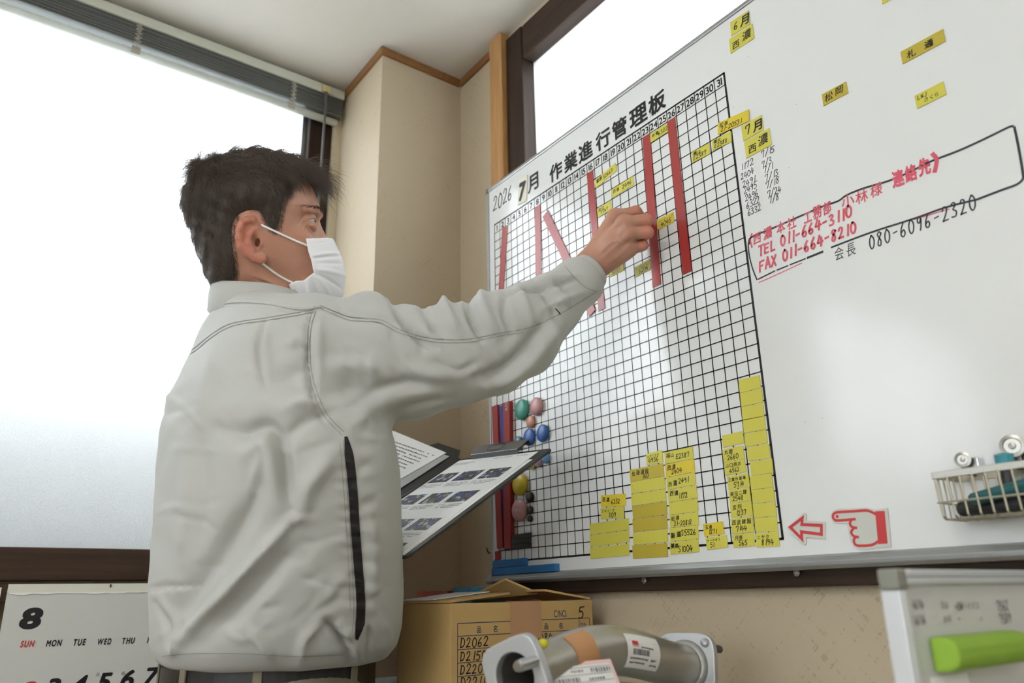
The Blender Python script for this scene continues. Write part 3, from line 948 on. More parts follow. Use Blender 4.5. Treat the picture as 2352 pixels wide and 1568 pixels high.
LOWER = [
    ((0.3519, 1.1600, 0.0640, 0.0211, -0.0657), 'yellow magnet card reading 6332, on top of the leftmost low stack', 'b', [('西濃', .06, .42, .36, .02), ('6332', .42, .22, .36)]),
    ((0.3477, 1.1387, 0.0607, 0.0205, -0.0525), 'yellow magnet card reading 1109 under the 6332 card', 'y', [('エネコープ', .05, .58, .26, .01), ('1109', .34, .12, .38)]),
    ((0.3371, 1.1158, 0.1019, 0.0198, 0.0171), 'long blank yellow magnet under the 1109 card, topmost of three', 'y', None),
    ((0.3359, 1.0952, 0.1017, 0.0203, 0.0193), 'long blank yellow magnet under the 1109 card, middle of three', 'y', None),
    ((0.3342, 1.0737, 0.1006, 0.0200, 0.0090), 'long blank yellow magnet under the 1109 card, lowest of three', 'y', None),
    ((0.4582, 1.2196, 0.0377, 0.0204, 0.0118), 'small yellow magnet card reading 4936, on top of the second stack', 'y', [('カモツエキ', .06, .58, .22, .01), ('4936', .12, .14, .38)]),
    ((0.4374, 1.1971, 0.0799, 0.0215, 0.0060), 'pale yellow magnet card reading 160 under the 4936 card', 'o', [('佐藤運輸', .06, .46, .36, -.005), ('160', .38, .10, .34)]),
    ((0.4378, 1.1761, 0.0802, 0.0203, -0.0015), 'blank yellow magnet with a small ink tick, directly under the 160 card', 'y', [('-', .03, .55, .2)]),
    ((0.4374, 1.1555, 0.0809, 0.0200, 0.0009), 'blank yellow magnet, second under the 160 card', 'y', None),
    ((0.4378, 1.1344, 0.0799, 0.0213, 0.0064), 'blank olive yellow magnet, third under the 160 card', 'o', None),
    ((0.4361, 1.1126, 0.0801, 0.0217, -0.0019), 'blank olive yellow magnet, fourth under the 160 card', 'o', None),
    ((0.4347, 1.0911, 0.0799, 0.0207, 0.0016), 'blank yellow magnet, fifth under the 160 card and last but one of its stack', 'y', None),
    ((0.4316, 1.0689, 0.0806, 0.0223, -0.0116), 'blank olive yellow magnet at the foot of the 160 stack', 'o', None),
    ((0.5123, 1.2156, 0.0617, 0.0199, 0.0024), 'yellow magnet card reading E2387, on top of the third low stack', 'y', [('福山', .05, .46, .36, 0), ('E2387', .40, .22, .38)]),
    ((0.5120, 1.1947, 0.0628, 0.0212, 0.0087), 'bright yellow magnet card reading 2404', 'b', [('西濃', .06, .50, .36, .02), ('2404', .20, .14, .36)]),
    ((0.5118, 1.1737, 0.0621, 0.0199, 0.0133), 'yellow magnet card reading 2491', 'y', [('西濃', .05, .22, .38, .02), ('2491', .42, .32, .40)]),
    ((0.5127, 1.1532, 0.0616, 0.0201, 0.0068), 'yellow magnet card reading 1172', 'y', [('西濃', .05, .44, .38, .02), ('1172', .36, .16, .40)]),
    ((0.5123, 1.1327, 0.0611, 0.0203, 0.0017), 'blank yellow magnet between the 1172 and 21-20812 cards', 'y', None),
    ((0.5112, 1.1122, 0.0603, 0.0200, -0.0066), 'yellow magnet card reading 21-20812', 'y', [('松満', .05, .52, .36, .02), ('21-20812', .14, .10, .34)]),
    ((0.5089, 1.0915, 0.0598, 0.0207, 0.0016), 'yellow magnet card reading S5526', 'y', [('新道', .03, .24, .42, .03), ('S5526', .40, .34, .40)]),
    ((0.5067, 1.0708, 0.0605, 0.0196, 0.0117), 'yellow magnet card reading S1004 at the foot of the third stack', 'y', [('美原', .03, .46, .36, .03), ('S1004', .28, .12, .44)]),
    ((0.5683, 1.0937, 0.0392, 0.0194, 0.0353), 'yellow magnet card reading 1271, in the short stack', 'b', [('玉浦', .08, .54, .30, .02), ('1271', .24, .14, .34)]),
    ((0.5720, 1.0735, 0.0407, 0.0183, 0.0360), 'yellow magnet card reading 51 with rubbed out kana', 'y', [('シークオフ', .06, .60, .22, -.005), ('51', .18, .14, .36)]),
    ((0.6227, 1.2232, 0.0398, 0.0189, 0.0099), 'blank yellow magnet tilted above the 2660 card', 'y', None),
    ((0.6206, 1.2009, 0.0397, 0.0203, 0.0133), 'yellow magnet card reading 2660', 'y', [('丸要', .08, .56, .32, .02), ('2660', .20, .12, .34)]),
    ((0.6210, 1.1807, 0.0397, 0.0196, 0.0160), 'yellow magnet card reading 4562', 'y', [('山口商店', .05, .56, .30, .01), ('4562', .22, .12, .32)]),
    ((0.6242, 1.1591, 0.0398, 0.0201, 0.0167), 'yellow magnet card reading 5714', 'y', [('三葉作業場', .03, .58, .25, .02), ('5714', .26, .10, .36)]),
    ((0.6239, 1.1384, 0.0390, 0.0196, 0.0109), 'yellow magnet card reading 2548', 'y', [('柴田二建', .06, .54, .30, .02), ('2548', .14, .12, .34)]),
    ((0.6238, 1.1178, 0.0399, 0.0208, 0.0034), 'yellow magnet card reading 1237', 'y', [('宮所', .10, .52, .34, .01), ('1237', .24, .10, .34)]),
    ((0.6223, 1.0950, 0.0401, 0.0224, 0.0001), 'yellow magnet card reading 7144', 'y', [('西武建設', .04, .56, .30, .02), ('7144', .20, .12, .32)]),
    ((0.6219, 1.0735, 0.0389, 0.0194, 0.0158), 'yellow magnet card reading 565 at the bottom of the grid', 'y', [('月寒', .10, .54, .32, .01), ('565', .26, .12, .36)]),
    ((0.6648, 1.3012, 0.0390, 0.0204, -0.0244), 'blank yellow magnet at the very top of the tall right stack', 'y', None),
    ((0.6651, 1.2799, 0.0400, 0.0214, -0.0227), 'blank yellow magnet, second from the top of the tall right stack', 'y', None),
    ((0.6644, 1.2586, 0.0394, 0.0202, -0.0379), 'blank yellow magnet, third from the top of the tall right stack', 'y', None),
    ((0.6640, 1.2382, 0.0395, 0.0198, -0.0317), 'blank yellow magnet, fourth from the top of the tall right stack', 'y', None),
    ((0.6641, 1.2176, 0.0400, 0.0203, -0.0159), 'blank yellow magnet of the tall right stack, right of the tilted blank one', 'y', None),
    ((0.6659, 1.1961, 0.0396, 0.0211, -0.0137), 'blank yellow magnet of the tall right stack, right of the 2660 card', 'y', None),
    ((0.6680, 1.1742, 0.0392, 0.0207, -0.0236), 'blank yellow magnet of the tall right stack, right of the 4562 card', 'y', None),
    ((0.6647, 1.1537, 0.0387, 0.0200, -0.0084), 'blank yellow magnet of the tall right stack, right of the 5714 card', 'y', None),
    ((0.6649, 1.1335, 0.0389, 0.0198, -0.0083), 'blank yellow magnet of the tall right stack, right of the 2548 card', 'y', None),
    ((0.6644, 1.1130, 0.0395, 0.0200, -0.0089), 'blank yellow magnet of the tall right stack, right of the 1237 card', 'y', None),
    ((0.6640, 1.0925, 0.0388, 0.0205, -0.0244), 'blank yellow magnet directly above the 8194 card', 'y', None),
    ((0.6632, 1.0714, 0.0392, 0.0202, -0.0090), 'yellow magnet card reading 8194 at the foot of the tall right stack', 'y', [('ニヤク', .06, .56, .28, .01), ('8194', .22, .12, .38)]),
]
for q, l, t, it in LOWER:
    card(q, l, t, it, G1)

# month figure plate
c, ex, ey, w, h = rect((0.1159, 1.8898, 0.0325, 0.0646, -0.1011))
o = tag(MB().prism([(-w / 2, -h / 2), (w / 2, -h / 2), (w / 2, h / 2), (-w / 2, h / 2)], c + np.array([0, YM, 0]), ex, ey, (0, -1, 0), 0.0016).build('month_plate', mat('cream_plate', (218, 214, 196), 0.5)),
        'cream magnet plate with a bold 7 in front of the printed title', 'magnet')
t = MB()
printed(t, '7', -w * 0.40, -h * 0.36, h * 0.68, plane(c + np.array([0, YM, 0]), ex, ey, (0, -1, 0), 0.0019), bold=0.05, shear=0.05, sx=0.8)
t.build('figure', INK, o)

# thin red strips
RED = mat('red_magnet_strip', (164, 54, 52), 0.25, spec=0.7, var=(8, 0.3, (156, 49, 48)))
STRIPS = [
    ((0.0320, 1.7360, 0.0209, 0.1844, -0.1324), 'red magnet strip hanging under day 2, leftmost of the strips'),
    ((0.1633, 1.6784, 0.0199, 0.2954, -0.0317), 'red magnet strip hanging under day 8'),
    ((0.2607, 1.6578, 0.0202, 0.3035, 0.4491), 'slanting red magnet strip running down under the sleeve'),
    ((0.3470, 1.6732, 0.0184, 0.3056, 0.0352), 'red magnet strip hanging under day 16'),
    ((0.4991, 1.6729, 0.0200, 0.3054, -0.0183), 'red magnet strip under day 23, touched by the hand'),
    ((0.5659, 1.6729, 0.0194, 0.3064, 0.0083), 'red magnet strip hanging under day 26, rightmost of the strips'),
]
for i, (q, l) in enumerate(STRIPS):
    c, ex, ey, w, h = rect(q)
    tag(MB().prism([(-w / 2, -h / 2), (w / 2, -h / 2), (w / 2, h / 2), (-w / 2, h / 2)], c + np.array([0, YM - (0.0012 if i == 2 else 0), 0]), ex, ey, (0, -1, 0), 0.001).build('magnet_strip', RED),
        l, 'magnet', 'thin red magnet strips on the grid')


def bar(q, th, m, label, group, name='magnet_bar', back=YM, text=None):
    c, ex, ey, w, h = rect(q)
    o0 = c + np.array([0, back, 0])
    o = tag(MB().prism([(-w / 2, -h / 2), (w / 2, -h / 2), (w / 2, h / 2), (-w / 2, h / 2)], o0, ex, ey, (0, -1, 0), th).build(name, m, bevel=0.0006), label, 'magnet', group)
    if text:
        t = MB()
        pl = plane(o0, ey, -ex, (0, -1, 0), th + 0.0003)
        printed(t, text[0], (text[1] - .5) * h, -w * 0.2, w * 0.4, pl, bold=0.0)
        t.build('mark', mat('pale_print', (170, 190, 205), 0.6), o)
    return o


BARRED = mat('matt_red_bar', (150, 48, 42), 0.6)
GB = 'upright thick magnet bars at the left board edge'
bar((0.0047, 1.2516, 0.0211, 0.3070, 0.0421), 0.006, BARRED, 'thick red magnet bar at the outer left edge of the board', GB)
bar((0.0261, 1.2475, 0.0163, 0.3074, 0.0338), 0.003, mat('blue_bar', (38, 50, 130), 0.5), 'blue magnet bar between the two thick red bars', GB, text=('KO', .04))
bar((0.0463, 1.2485, 0.0226, 0.3072, -0.0173), 0.010, BARRED, 'thick red magnet bar next to the round magnets', GB, text=('KO', .94))
bar((-0.0027, 1.0852, 0.0206, 0.0169, 0.0757), 0.0016, RED, 'short red magnet piece below the outer red bar, upper of two', 'short red magnet pieces', 'magnet_piece')
bar((-0.0047, 1.0752, 0.0202, 0.0059, 0.0589), 0.0016, RED, 'short red magnet piece below the outer red bar, lower of two', 'short red magnet pieces', 'magnet_piece')
BLU = mat('blue_bar_magnet', (44, 112, 168), 0.55, var=(20, 0.3, (38, 98, 156)))
bar((0.0453, 1.0669, 0.1064, 0.0147, 0.0052), 0.011, BLU, 'shorter blue magnet bar lying on the longer one at the board foot', 'blue magnet bars')
bar((0.0925, 1.0519, 0.2078, 0.0138, 0.0064), 0.012, BLU, 'longer blue magnet bar at the lower left corner of the board', 'blue magnet bars')
BLK = mat('black_ferrite', (52, 52, 52), 0.6)
GK = 'black bar magnets'
bar((0.0870, 1.1177, 0.0561, 0.0089, 0.0124), 0.009, BLK, 'black bar magnet, uppermost of the stack of three', GK)
bar((0.0842, 1.1079, 0.0557, 0.0102, 0.0100), 0.009, BLK, 'black bar magnet, middle of the stack of three', GK)
bar((0.0836, 1.0976, 0.0553, 0.0095, 0.0041), 0.009, BLK, 'black bar magnet, lowest of the stack of three', GK)


def button(px_, rr, th, rgb, label, m=None, flat=False):
    x, z = px_
    m = m or mat('button_%d_%d_%d' % rgb, rgb, 0.28, spec=0.6)
    if flat:
        pr = [(0, 0), (rr, 0), (rr, th * .85), (rr * .94, th), (0, th)]
    else:
        pr = [(0, 0), (rr * .93, 0), (rr, th * .25), (rr, th * .45)] + [(rr * math.cos(a), th * .45 + th * .55 * math.sin(a)) for a in np.linspace(.25, 1.45, 6)] + [(0, th)]
    tag(MB().lathe(pr, (x, YM, z), (0, -1, 0), 28).build('round_magnet', m, smooth=True), label, 'magnet', 'round button magnets')


button((0.0969, 1.3759), 0.0222, 0.013, (62, 150, 130), 'large green round magnet on the grid')
button((0.1459, 1.3725), 0.0190, 0.012, (200, 148, 152), 'pink round magnet beside the green one')
button((0.1241, 1.3446), 0.0130, 0.009, (206, 150, 128), 'small peach round magnet below the pink one')
button((0.1182, 1.3136), 0.0178, 0.010, (44, 98, 176), 'blue round magnet, left of the two bright blue ones')
button((0.1630, 1.3139), 0.0178, 0.010, (48, 100, 176), 'blue round magnet, right of the two bright blue ones')
button((0.0804, 1.3072), 0.0150, 0.010, (92, 124, 142), 'slate blue round magnet behind the clipboard clip')
button((0.1700, 1.2625), 0.0110, 0.009, (112, 150, 200), 'light blue round magnet peeking out under the clipboard')
button((0.1445, 1.2575), 0.0095, 0.009, (204, 158, 182), 'small lilac pink round magnet half hidden under the clipboard')
button((0.1242, 1.2534), 0.0075, 0.008, (206, 212, 120), 'tiny lime round magnet almost hidden under the clipboard')
button((0.0846, 1.2205), 0.0225, 0.014, (206, 182, 52), 'large yellow round magnet')
button((0.0810, 1.1688), 0.0230, 0.014, (200, 150, 152), 'large pink round magnet below the yellow one')
button((0.1141, 1.1915), 0.0105, 0.006, (58, 58, 58), 'black round magnet, largest of the three black ones', BLK, True)
button((0.1130, 1.1666), 0.0080, 0.005, (58, 58, 58), 'black round magnet, middle of the three black ones', BLK, True)
button((0.1122, 1.1495), 0.0062, 0.005, (58, 58, 58), 'black round magnet, smallest of the three black ones', BLK, True)

# cut-out magnets: arrow and pointing hand
CUT = mat('grey_cutout', (198, 198, 190), 0.5)
CUTR = mat('cutout_red', (196, 58, 62), 0.45)


def grow(poly, d):
    p = np.asarray(poly, float)
    a = sum(p[i][0] * p[(i + 1) % len(p)][1] - p[(i + 1) % len(p)][0] * p[i][1] for i in range(len(p)))
    sg = 1 if a > 0 else -1
    t = np.roll(p, -1, 0) - np.roll(p, 1, 0)
    t /= np.linalg.norm(t, axis=1)[:, None]
    return p + sg * d * np.stack([t[:, 1], -t[:, 0]], 1)


def dense(poly, st=0.002):
    out = []
    p = np.asarray(poly, float)
    for i in range(len(p)):
        a, b = p[i], p[(i + 1) % len(p)]
        k = max(1, int(np.linalg.norm(b - a) / st))
        out += [a + (b - a) * j / k for j in range(k)]
    return np.array(out)


arrow = [(0.7002, 1.0861), (0.7281, 1.1003), (0.7250, 1.0894), (0.7544, 1.0858), (0.7518, 1.0700), (0.7221, 1.0756), (0.7215, 1.0635)]
GX = [(1, 0, 0), (0, 0, 1)]
AP = [(0.6972, 1.0851), (0.7272, 1.1033), (0.7304, 1.1024), (0.7314, 1.0999), (0.7295, 1.0925), (0.7580, 1.0883), (0.7544, 1.0658), (0.7260, 1.0701), (0.7246, 1.0615), (0.7223, 1.0599), (0.7191, 1.0607)]
o = tag(MB().prism(AP, (0, YM, 0), *GX, (0, -1, 0), 0.0014).build('arrow_magnet', CUT), 'grey arrow shaped magnet with a red outline pointing left', 'magnet')
t = MB()
pl = plane((0, YM - 0.0017, 0), *GX, (0, -1, 0))
p_ = np.array(arrow)
c_ = []
for i in range(7):
    a, b, c = p_[i - 1], p_[i], p_[(i + 1) % 7]
    e0, e1_ = (b - a) / np.linalg.norm(b - a), (c - b) / np.linalg.norm(c - b)
    m0, m1 = np.array([e0[1], -e0[0]]), np.array([e1_[1], -e1_[0]])
    c_.append(b + (m0 + m1) / (1 + m0 @ m1) * 0.0042)
if np.linalg.norm(np.mean(c_, 0) - c_[0]) > np.linalg.norm(np.mean(p_, 0) - p_[0]):
    c_ = [2 * a - b for a, b in zip(p_, c_)]
t.add([pl(*q) for q in p_] + [pl(*q) for q in c_], [(i, (i + 1) % 7, 7 + (i + 1) % 7, 7 + i) for i in range(7)])
t.build('red_outline', CUTR, o)
HO_ = [(0.7668, 1.0944), (0.7704, 1.1009), (0.7779, 1.1036), (0.8001, 1.1020), (0.8193, 1.1012), (0.8291, 1.0969), (0.8466, 1.0979), (0.8431, 1.0503), (0.8268, 1.0508), (0.8149, 1.0494), (0.8002, 1.0502), (0.7930, 1.0534), (0.7898, 1.0601), (0.7891, 1.0701), (0.7888, 1.0790), (0.7877, 1.0835), (0.7747, 1.0846), (0.7688, 1.0874)]
o = tag(MB().prism(HO_, (0, YM, 0), *GX, (0, -1, 0), 0.0014).build('pointing_hand_magnet', CUT), 'grey cut-out magnet of a hand with red lines pointing left', 'magnet')
t = MB()
pl = plane((0, YM - 0.0017, 0), *GX, (0, -1, 0))
LN = [[(0.8294, 1.0920), (0.8231, 1.0958), (0.8174, 1.0975), (0.7994, 1.0981), (0.7796, 1.0989), (0.7731, 1.0978), (0.7706, 1.0940), (0.7719, 1.0905), (0.7766, 1.0884), (0.8013, 1.0879)],
      [(0.7956, 1.0868), (0.7932, 1.0831), (0.7954, 1.0785), (0.8012, 1.0769)], [(0.7969, 1.0761), (0.7931, 1.0720), (0.7959, 1.0669), (0.8017, 1.0653)],
      [(0.7967, 1.0646), (0.7948, 1.0604), (0.7970, 1.0558), (0.8039, 1.0543), (0.8187, 1.0545), (0.8275, 1.0582)]]
for l in LN:
    t.ribbon(catmull(l, 4), 0.0034, pl)
sl_ = [(0.8300, 1.0952), (0.8426, 1.0945), (0.8394, 1.0548), (0.8269, 1.0550)]
t.add([pl(*p) for p in sl_], [(3, 2, 1, 0)])
q = (0.7768, 1.0935)
t.add([pl(q[0] + 0.0022 * math.cos(a), q[1] + 0.0022 * math.sin(a)) for a in np.linspace(0, 5.5, 8)], [tuple(range(8))])
t.build('red_lines', CUTR, o)

# ---------------------------------------------------------------- cabinet top below the board with the things on it
ZD = 0.862
cab = thing('storage_cabinet', (0.9, -0.2, 0), 'low grey steel cabinet under the whiteboard carrying the exhaust pipe', 'cabinet')
CAB = mat('cabinet_grey', (150, 152, 150), 0.5)
MB().box((0.46, -0.53, 0.05), (1.9, 0.036, ZD - 0.022)).build('body', CAB, cab, bevel=0.004)
MB().box((0.45, -0.55, ZD - 0.021), (1.91, 0.038, ZD)).build('top', mat('cabinet_top', (168, 166, 158), 0.45), cab, bevel=0.003)
MB().box((0.48, -0.50, 0.0), (1.88, 0.03, 0.049)).build('plinth', BLACK_PLASTIC, cab)
for i in range(3):
    x0 = 0.465 + i * 0.478
    d = MB().box((x0, -0.547, 0.06), (x0 + 0.472, -0.531, ZD - 0.03)).build('door', CAB, cab, bevel=0.003)
    MB().box((x0 + 0.43, -0.5535, 0.45), (x0 + 0.445, -0.5475, 0.55)).build('handle', STEEL, d, bevel=0.002)

# cardboard box
KRAFT = mat('kraft_board', (190, 158, 102), 0.75, var=(9, 0.35, (178, 146, 92)), bump=(250, 0.1, 0.0005))
KRAFT_IN = mat('kraft_inside', (120, 92, 56), 0.8)
bx = thing('cardboard_box', (0.21, -0.155, ZD), 'brown cardboard box with handwritten part numbers, flaps half open, below the whiteboard', 'box')
X0, X1, YA, YB, ZB = 0.128, 0.295, -0.3025, -0.0120, 0.9935
w = MB()
w.box((X1 - 0.004, YA, ZD + 0.0005), (X1, YB, ZB))
w.box((X0, YA, ZD + 0.0005), (X0 + 0.004, YB, ZB))
w.box((X0 + 0.004, YA, ZD + 0.0005), (X1 - 0.004, YA + 0.004, ZB))
w.box((X0 + 0.004, YB - 0.004, ZD + 0.0005), (X1 - 0.004, YB, ZB))
w.box((X0 + 0.004, YA + 0.004, ZD + 0.0005), (X1 - 0.004, YB - 0.004, ZD + 0.005))
w.build('body', KRAFT, bx, bevel=0.0012)
# flaps: one folded down inside, the near left one lying half closed, the rear one bent up to a peak
fl = MB()
fl.hexa([(X0, YA + 0.001, ZB + 0.001), (X1 - 0.002, YA + 0.001, ZB + 0.001), (X1 - 0.03, YA + 0.135, ZB + 0.012), (X0, YA + 0.12, ZB + 0.012)], (0, 0, 0.0035))
fl.build('flap', KRAFT, bx)
fl = MB()
fl.hexa([(X0 + 0.0005, YA + 0.13, ZB + 0.002), (X0 + 0.09, YA + 0.16, ZB + 0.036), (X0 + 0.11, YA + 0.215, ZB + 0.012), (X0 + 0.0005, YB - 0.03, ZB + 0.002)], (0, 0, 0.0035))
fl.build('flap', KRAFT, bx)
fl = MB()
fl.hexa([(X0 + 0.03, YB - 0.004, ZB + 0.001), (X1 - 0.001, YB - 0.004, ZB + 0.001), (X1 - 0.012, YB - 0.095, ZB + 0.016), (X0 + 0.05, YB - 0.09, ZB + 0.016)], (0, 0, 0.0035))
fl.build('flap', KRAFT, bx)
tp = MB()
ta, tb_ = (0.2955, -0.1897, 0.9816), (0.2955, -0.1261, 0.9801)
tp.box((X1 + 0.0002, ta[1], ZB - 0.057), (X1 + 0.0006, tb_[1], ZB + 0.0015))
tp.box((X1 - 0.012, ta[1], ZB + 0.0008), (X1 + 0.0006, tb_[1], ZB + 0.0016))
tp.build('packing_tape', mat('packing_tape', (182, 140, 104), 0.5, var=(18, 0.3, (172, 130, 96))), bx)
XP = plane((X1, 0, 0), (0, 1, 0), (0, 0, 1), (1, 0, 0), 0.0003)
bp_ = MB()


def xl(a, b, wd=0.0011):
    bp_.ribbon([(a[1], a[2]), (b[1], b[2])], wd, XP)


L0, L1 = (0.2950, -0.2900, 0.9639), (0.2950, -0.0206, 0.9647)
ztab = (L0[2] + L1[2]) / 2
rows = [ztab, ztab - 0.0185, ztab - 0.0375, ztab - 0.0565, ztab - 0.0755, ztab - 0.0945, ztab - 0.1135]
yl, yr = L0[1], L1[1]
y2, y3 = ta[1] + 0.036, (0.2950, -0.0440, 0.9569)[1]
for z in rows:
    bp_.ribbon([(yl, z), (yr, z)], 0.0011, XP)
for y in (yl, y2, y3, yr):
    bp_.ribbon([(y, rows[0]), (y, rows[-1])], 0.0011, XP)
printed(bp_, 'C/NO.', (0.2950, -0.0992, 0.9691)[1], (0.2950, -0.0993, 0.9677)[2], 0.0112, XP, bold=0.0, sx=0.72)
for tx, q in (('品', (0.2950, -0.2547, 0.9531)), ('名', (0.2950, -0.2233, 0.9525)), ('品', (0.2950, -0.1204, 0.9527)), ('名', (0.2950, -0.0887, 0.9529)), ('セット', (0.2950, -0.0412, 0.9540))):
    printed(bp_, tx, q[1], rows[1] + 0.0042, 0.0078, XP, bold=0.012, sx=0.9 if len(tx) < 2 else 0.55)
bp_.build('blue_print', BLUE_PRINT, bx)
hw = MB()
for i, tx in enumerate(('D2062', 'D2150', 'D2208', 'D2211')):
    hand(hw, tx, yl + 0.004, rows[i + 2] + 0.0025, 0.0135, XP, wd=0.0017, gap=0.2)
hand(hw, '21084', y2 + 0.006, rows[2] + 0.003, 0.0135, XP, wd=0.0017, gap=0.1)
hand(hw, '5', (0.2950, -0.0455, 0.9640)[1], (0.2950, -0.0455, 0.9640)[2], 0.0185, XP, wd=0.0021)
hw.build('handwriting', INK, bx)

# papers and packets lying on the box and behind it
tag(MB().hexa([(X0 + 0.002, YA + 0.002, ZB + 0.0052), (X1 - 0.055, YA + 0.002, ZB + 0.0055), (X1 - 0.075, YA + 0.125, ZB + 0.0165), (X0 + 0.002, YA + 0.112, ZB + 0.0165)], (0, 0, 0.0012)).build('paper_sheet', PAPER),
    'white paper sheet lying on the near flap of the cardboard box', 'paper')


def packet(a, b, h, m, label, y1=0.02):
    lo = (a[0], a[1], ZD + 0.0005)
    return tag(MB().box(lo, (b[0], b[1], h)).build('packet', m, bevel=0.001), label, 'packet', 'packets behind the cardboard box')


packet((-0.06, -0.16), (0.055, -0.03), 1.0155, mat('red_packet', (158, 62, 46), 0.6), 'dark red packet peeking out behind the box, beside the jacket')
packet((0.058, -0.15), (0.122, -0.04), 1.0200, mat('blue_packet', (52, 128, 172), 0.5), 'bright blue packet peeking out behind the box, right of the red one')
st = MB().box((-0.075, -0.330, 0.0), (0.447, 0.03, ZD - 0.0010))
tag(st.build('side_stand', CAB, bevel=0.003), 'narrow grey stand left of the cabinet, under the cardboard box', 'stand')

# ---------------------------------------------------------------- exhaust pipe with flanges
PATH = [np.array(p) for p in ((0.6789, -0.4601, 0.9244), (0.6639, -0.4122, 0.9288), (0.6498, -0.3533, 0.9380), (0.6437, -0.3041, 0.9399), (0.6301, -0.2414, 0.9307), (0.6112, -0.1765, 0.9175), (0.5956, -0.1181, 0.9079))]
pc = catmull(PATH, 6)
PST = mat('pipe_steel', (190, 188, 182), 0.33, 0.85, var=(6, 0.35, (160, 154, 140)), bump=(40, 0.06, 0.001))
FST = mat('flange_steel', (184, 186, 188), 0.45, 0.6, bump=(220, 0.1, 0.0006))
RP = 0.0275
pipe = thing('exhaust_pipe', tuple(np.append(((PATH[0] + PATH[-1]) / 2)[:2], ZD)), 'bent bare steel exhaust pipe with flanged ends, in front of the cardboard box', 'pipe')
tm = MB().tube(pc, RP, 40)
tm.f = tm.f[:-2]
tm2 = MB().tube(pc, RP - 0.0022, 40)
tm2.f = [tuple(reversed(f)) for f in tm2.f[:-2]]
tm.add(tm2.v, tm2.f)
tm.build('tube', PST, pipe, smooth=True)


def flange(c, ax, up, half, dn, hole, name, ang=0.0):
    ax = nrm(ax)
    u = nrm(np.asarray(up, float) - ax * (np.asarray(up) @ ax))
    r = np.cross(u, ax)
    n = 64
    outer, inner = [], []
    for i in range(n):
        a = 2 * math.pi * i / n
        ca, sa = math.cos(a + ang), math.sin(a + ang)
        k = (abs(ca) ** 4.5 + abs(sa) ** 4.5) ** (-1 / 4.5)
        x, y = half * k * ca, half * k * sa
        x, y = x * math.cos(-ang) - y * math.sin(-ang), x * math.sin(-ang) + y * math.cos(-ang)
        if y < 0:
            y *= dn
        outer.append((x, y))
        inner.append((hole * math.cos(a), hole * math.sin(a)))
    v, f = [], []
    for t in (-0.0055, 0.0055):
        for p in outer + inner:
            v.append(c + ax * t + r * p[0] + u * p[1])
    for i in range(n):
        j = (i + 1) % n
        f += [(i, n + i, n + j, j), (2 * n + i, 2 * n + j, 3 * n + j, 3 * n + i), (i, j, 2 * n + j, 2 * n + i), (n + i, 3 * n + i, 3 * n + j, n + j)]
    o = MB().add(v, f).build(name, FST, pipe, bevel=0.0012)
    return u, r


axL = PATH[1] - PATH[0]
cL = PATH[0] - nrm(axL) * 0.002
uL, rL = flange(cL, axL, (0, 0, 1), 0.0365, 1.42, 0.0238, 'flange', 0.35)
axR = PATH[-1] - PATH[-2]
cR = PATH[-1] + nrm(axR) * 0.002
uR, rR = flange(cR, axR, (0, 0, 1), 0.0425, 1.0, 0.0238, 'flange')
aL, aR = nrm(axL), nrm(axR)
MB().lathe([(RP + 0.0005, 0.0), (RP + 0.006, 0.0), (RP + 0.0045, -0.0035), (RP + 0.0005, -0.007)], cR - aR * 0.0055, aR, 40).build('weld_bead', mat('weld', (168, 168, 164), 0.5, 0.7, bump=(160, 0.6, 0.002)), pipe, smooth=True)
ps = cL + np.array(rL) * 0.0265 * (1 if (np.array(rL) @ RT) > 0 else -1) + uL * 0.016
MB().lathe([(0, 0), (0.0048, 0), (0.0058, 0.003), (0.0058, 0.036), (0, 0.036)], ps - aL * 0.036, aL, 18).build('stud', STEEL, pipe, smooth=False)
ps2 = cR + np.array(rR) * 0.030 * (1 if (np.array(rR) @ RT) > 0 else -1) + uR * 0.026
MB().lathe([(0, 0), (0.0046, 0), (0.0052, 0.002), (0.0052, 0.040), (0, 0.042)], ps2 - aR * 0.002, aR, 18).build('stud', mat('dull_steel', (96, 98, 98), 0.4, 0.9), pipe)
for sgn in (1, -1):
    MB().lathe([(0, 0), (0.006, 0), (0.005, 0.004), (0, 0.0045)], cR - aR * 0.0055 + np.array(rR) * 0.030 * sgn + uR * 0.030, -aR, 16).build('rivet', FST, pipe, smooth=True)
pz = cL + aL * 0.013 + uL * 0.029 + np.array(rL) * 0.022 * (1 if (np.array(rL) @ RT) > 0 else -1)
MB().lathe([(0, 0), (0.0045, 0), (0.0052, 0.004), (0.004, 0.009), (0, 0.010)], pz, aL, 16).build('paint_mark_cap', mat('yellow_plug', (206, 198, 34), 0.5), pipe, smooth=True)


def wrap(i0, i1, a0, a1, off, name, m, taper=0.0, lines=None):
    """Sheet wrapped on the tube between path samples i0..i1 and angles a0..a1 (0 = towards the viewer, 90 = up)."""
    v = []
    ii = np.linspace(i0, i1, 10)
    aa = np.radians(np.linspace(a0, a1, 14))
    pos = []
    for s in ii:
        k = int(min(s, len(pc) - 2))
        c = pc[k] + (pc[k + 1] - pc[k]) * (s - k)
        ax = nrm(pc[k + 1] - pc[k])
        e = nrm(np.array([0, 0, 1.0]) - ax * ax[2])
        b = nrm(np.cross(ax, e))
        if b @ (CAM - c) < 0:
            b = -b
        for a in aa:
            v.append(c + (RP + off) * (math.cos(a) * b + math.sin(a) * e))
    f = [(i * 14 + j, i * 14 + j + 1, (i + 1) * 14 + j + 1, (i + 1) * 14 + j) for i in range(9) for j in range(13)]
    o = MB().add(v, f).build(name, m, pipe, smooth=True)
    return o, lambda x, y: None


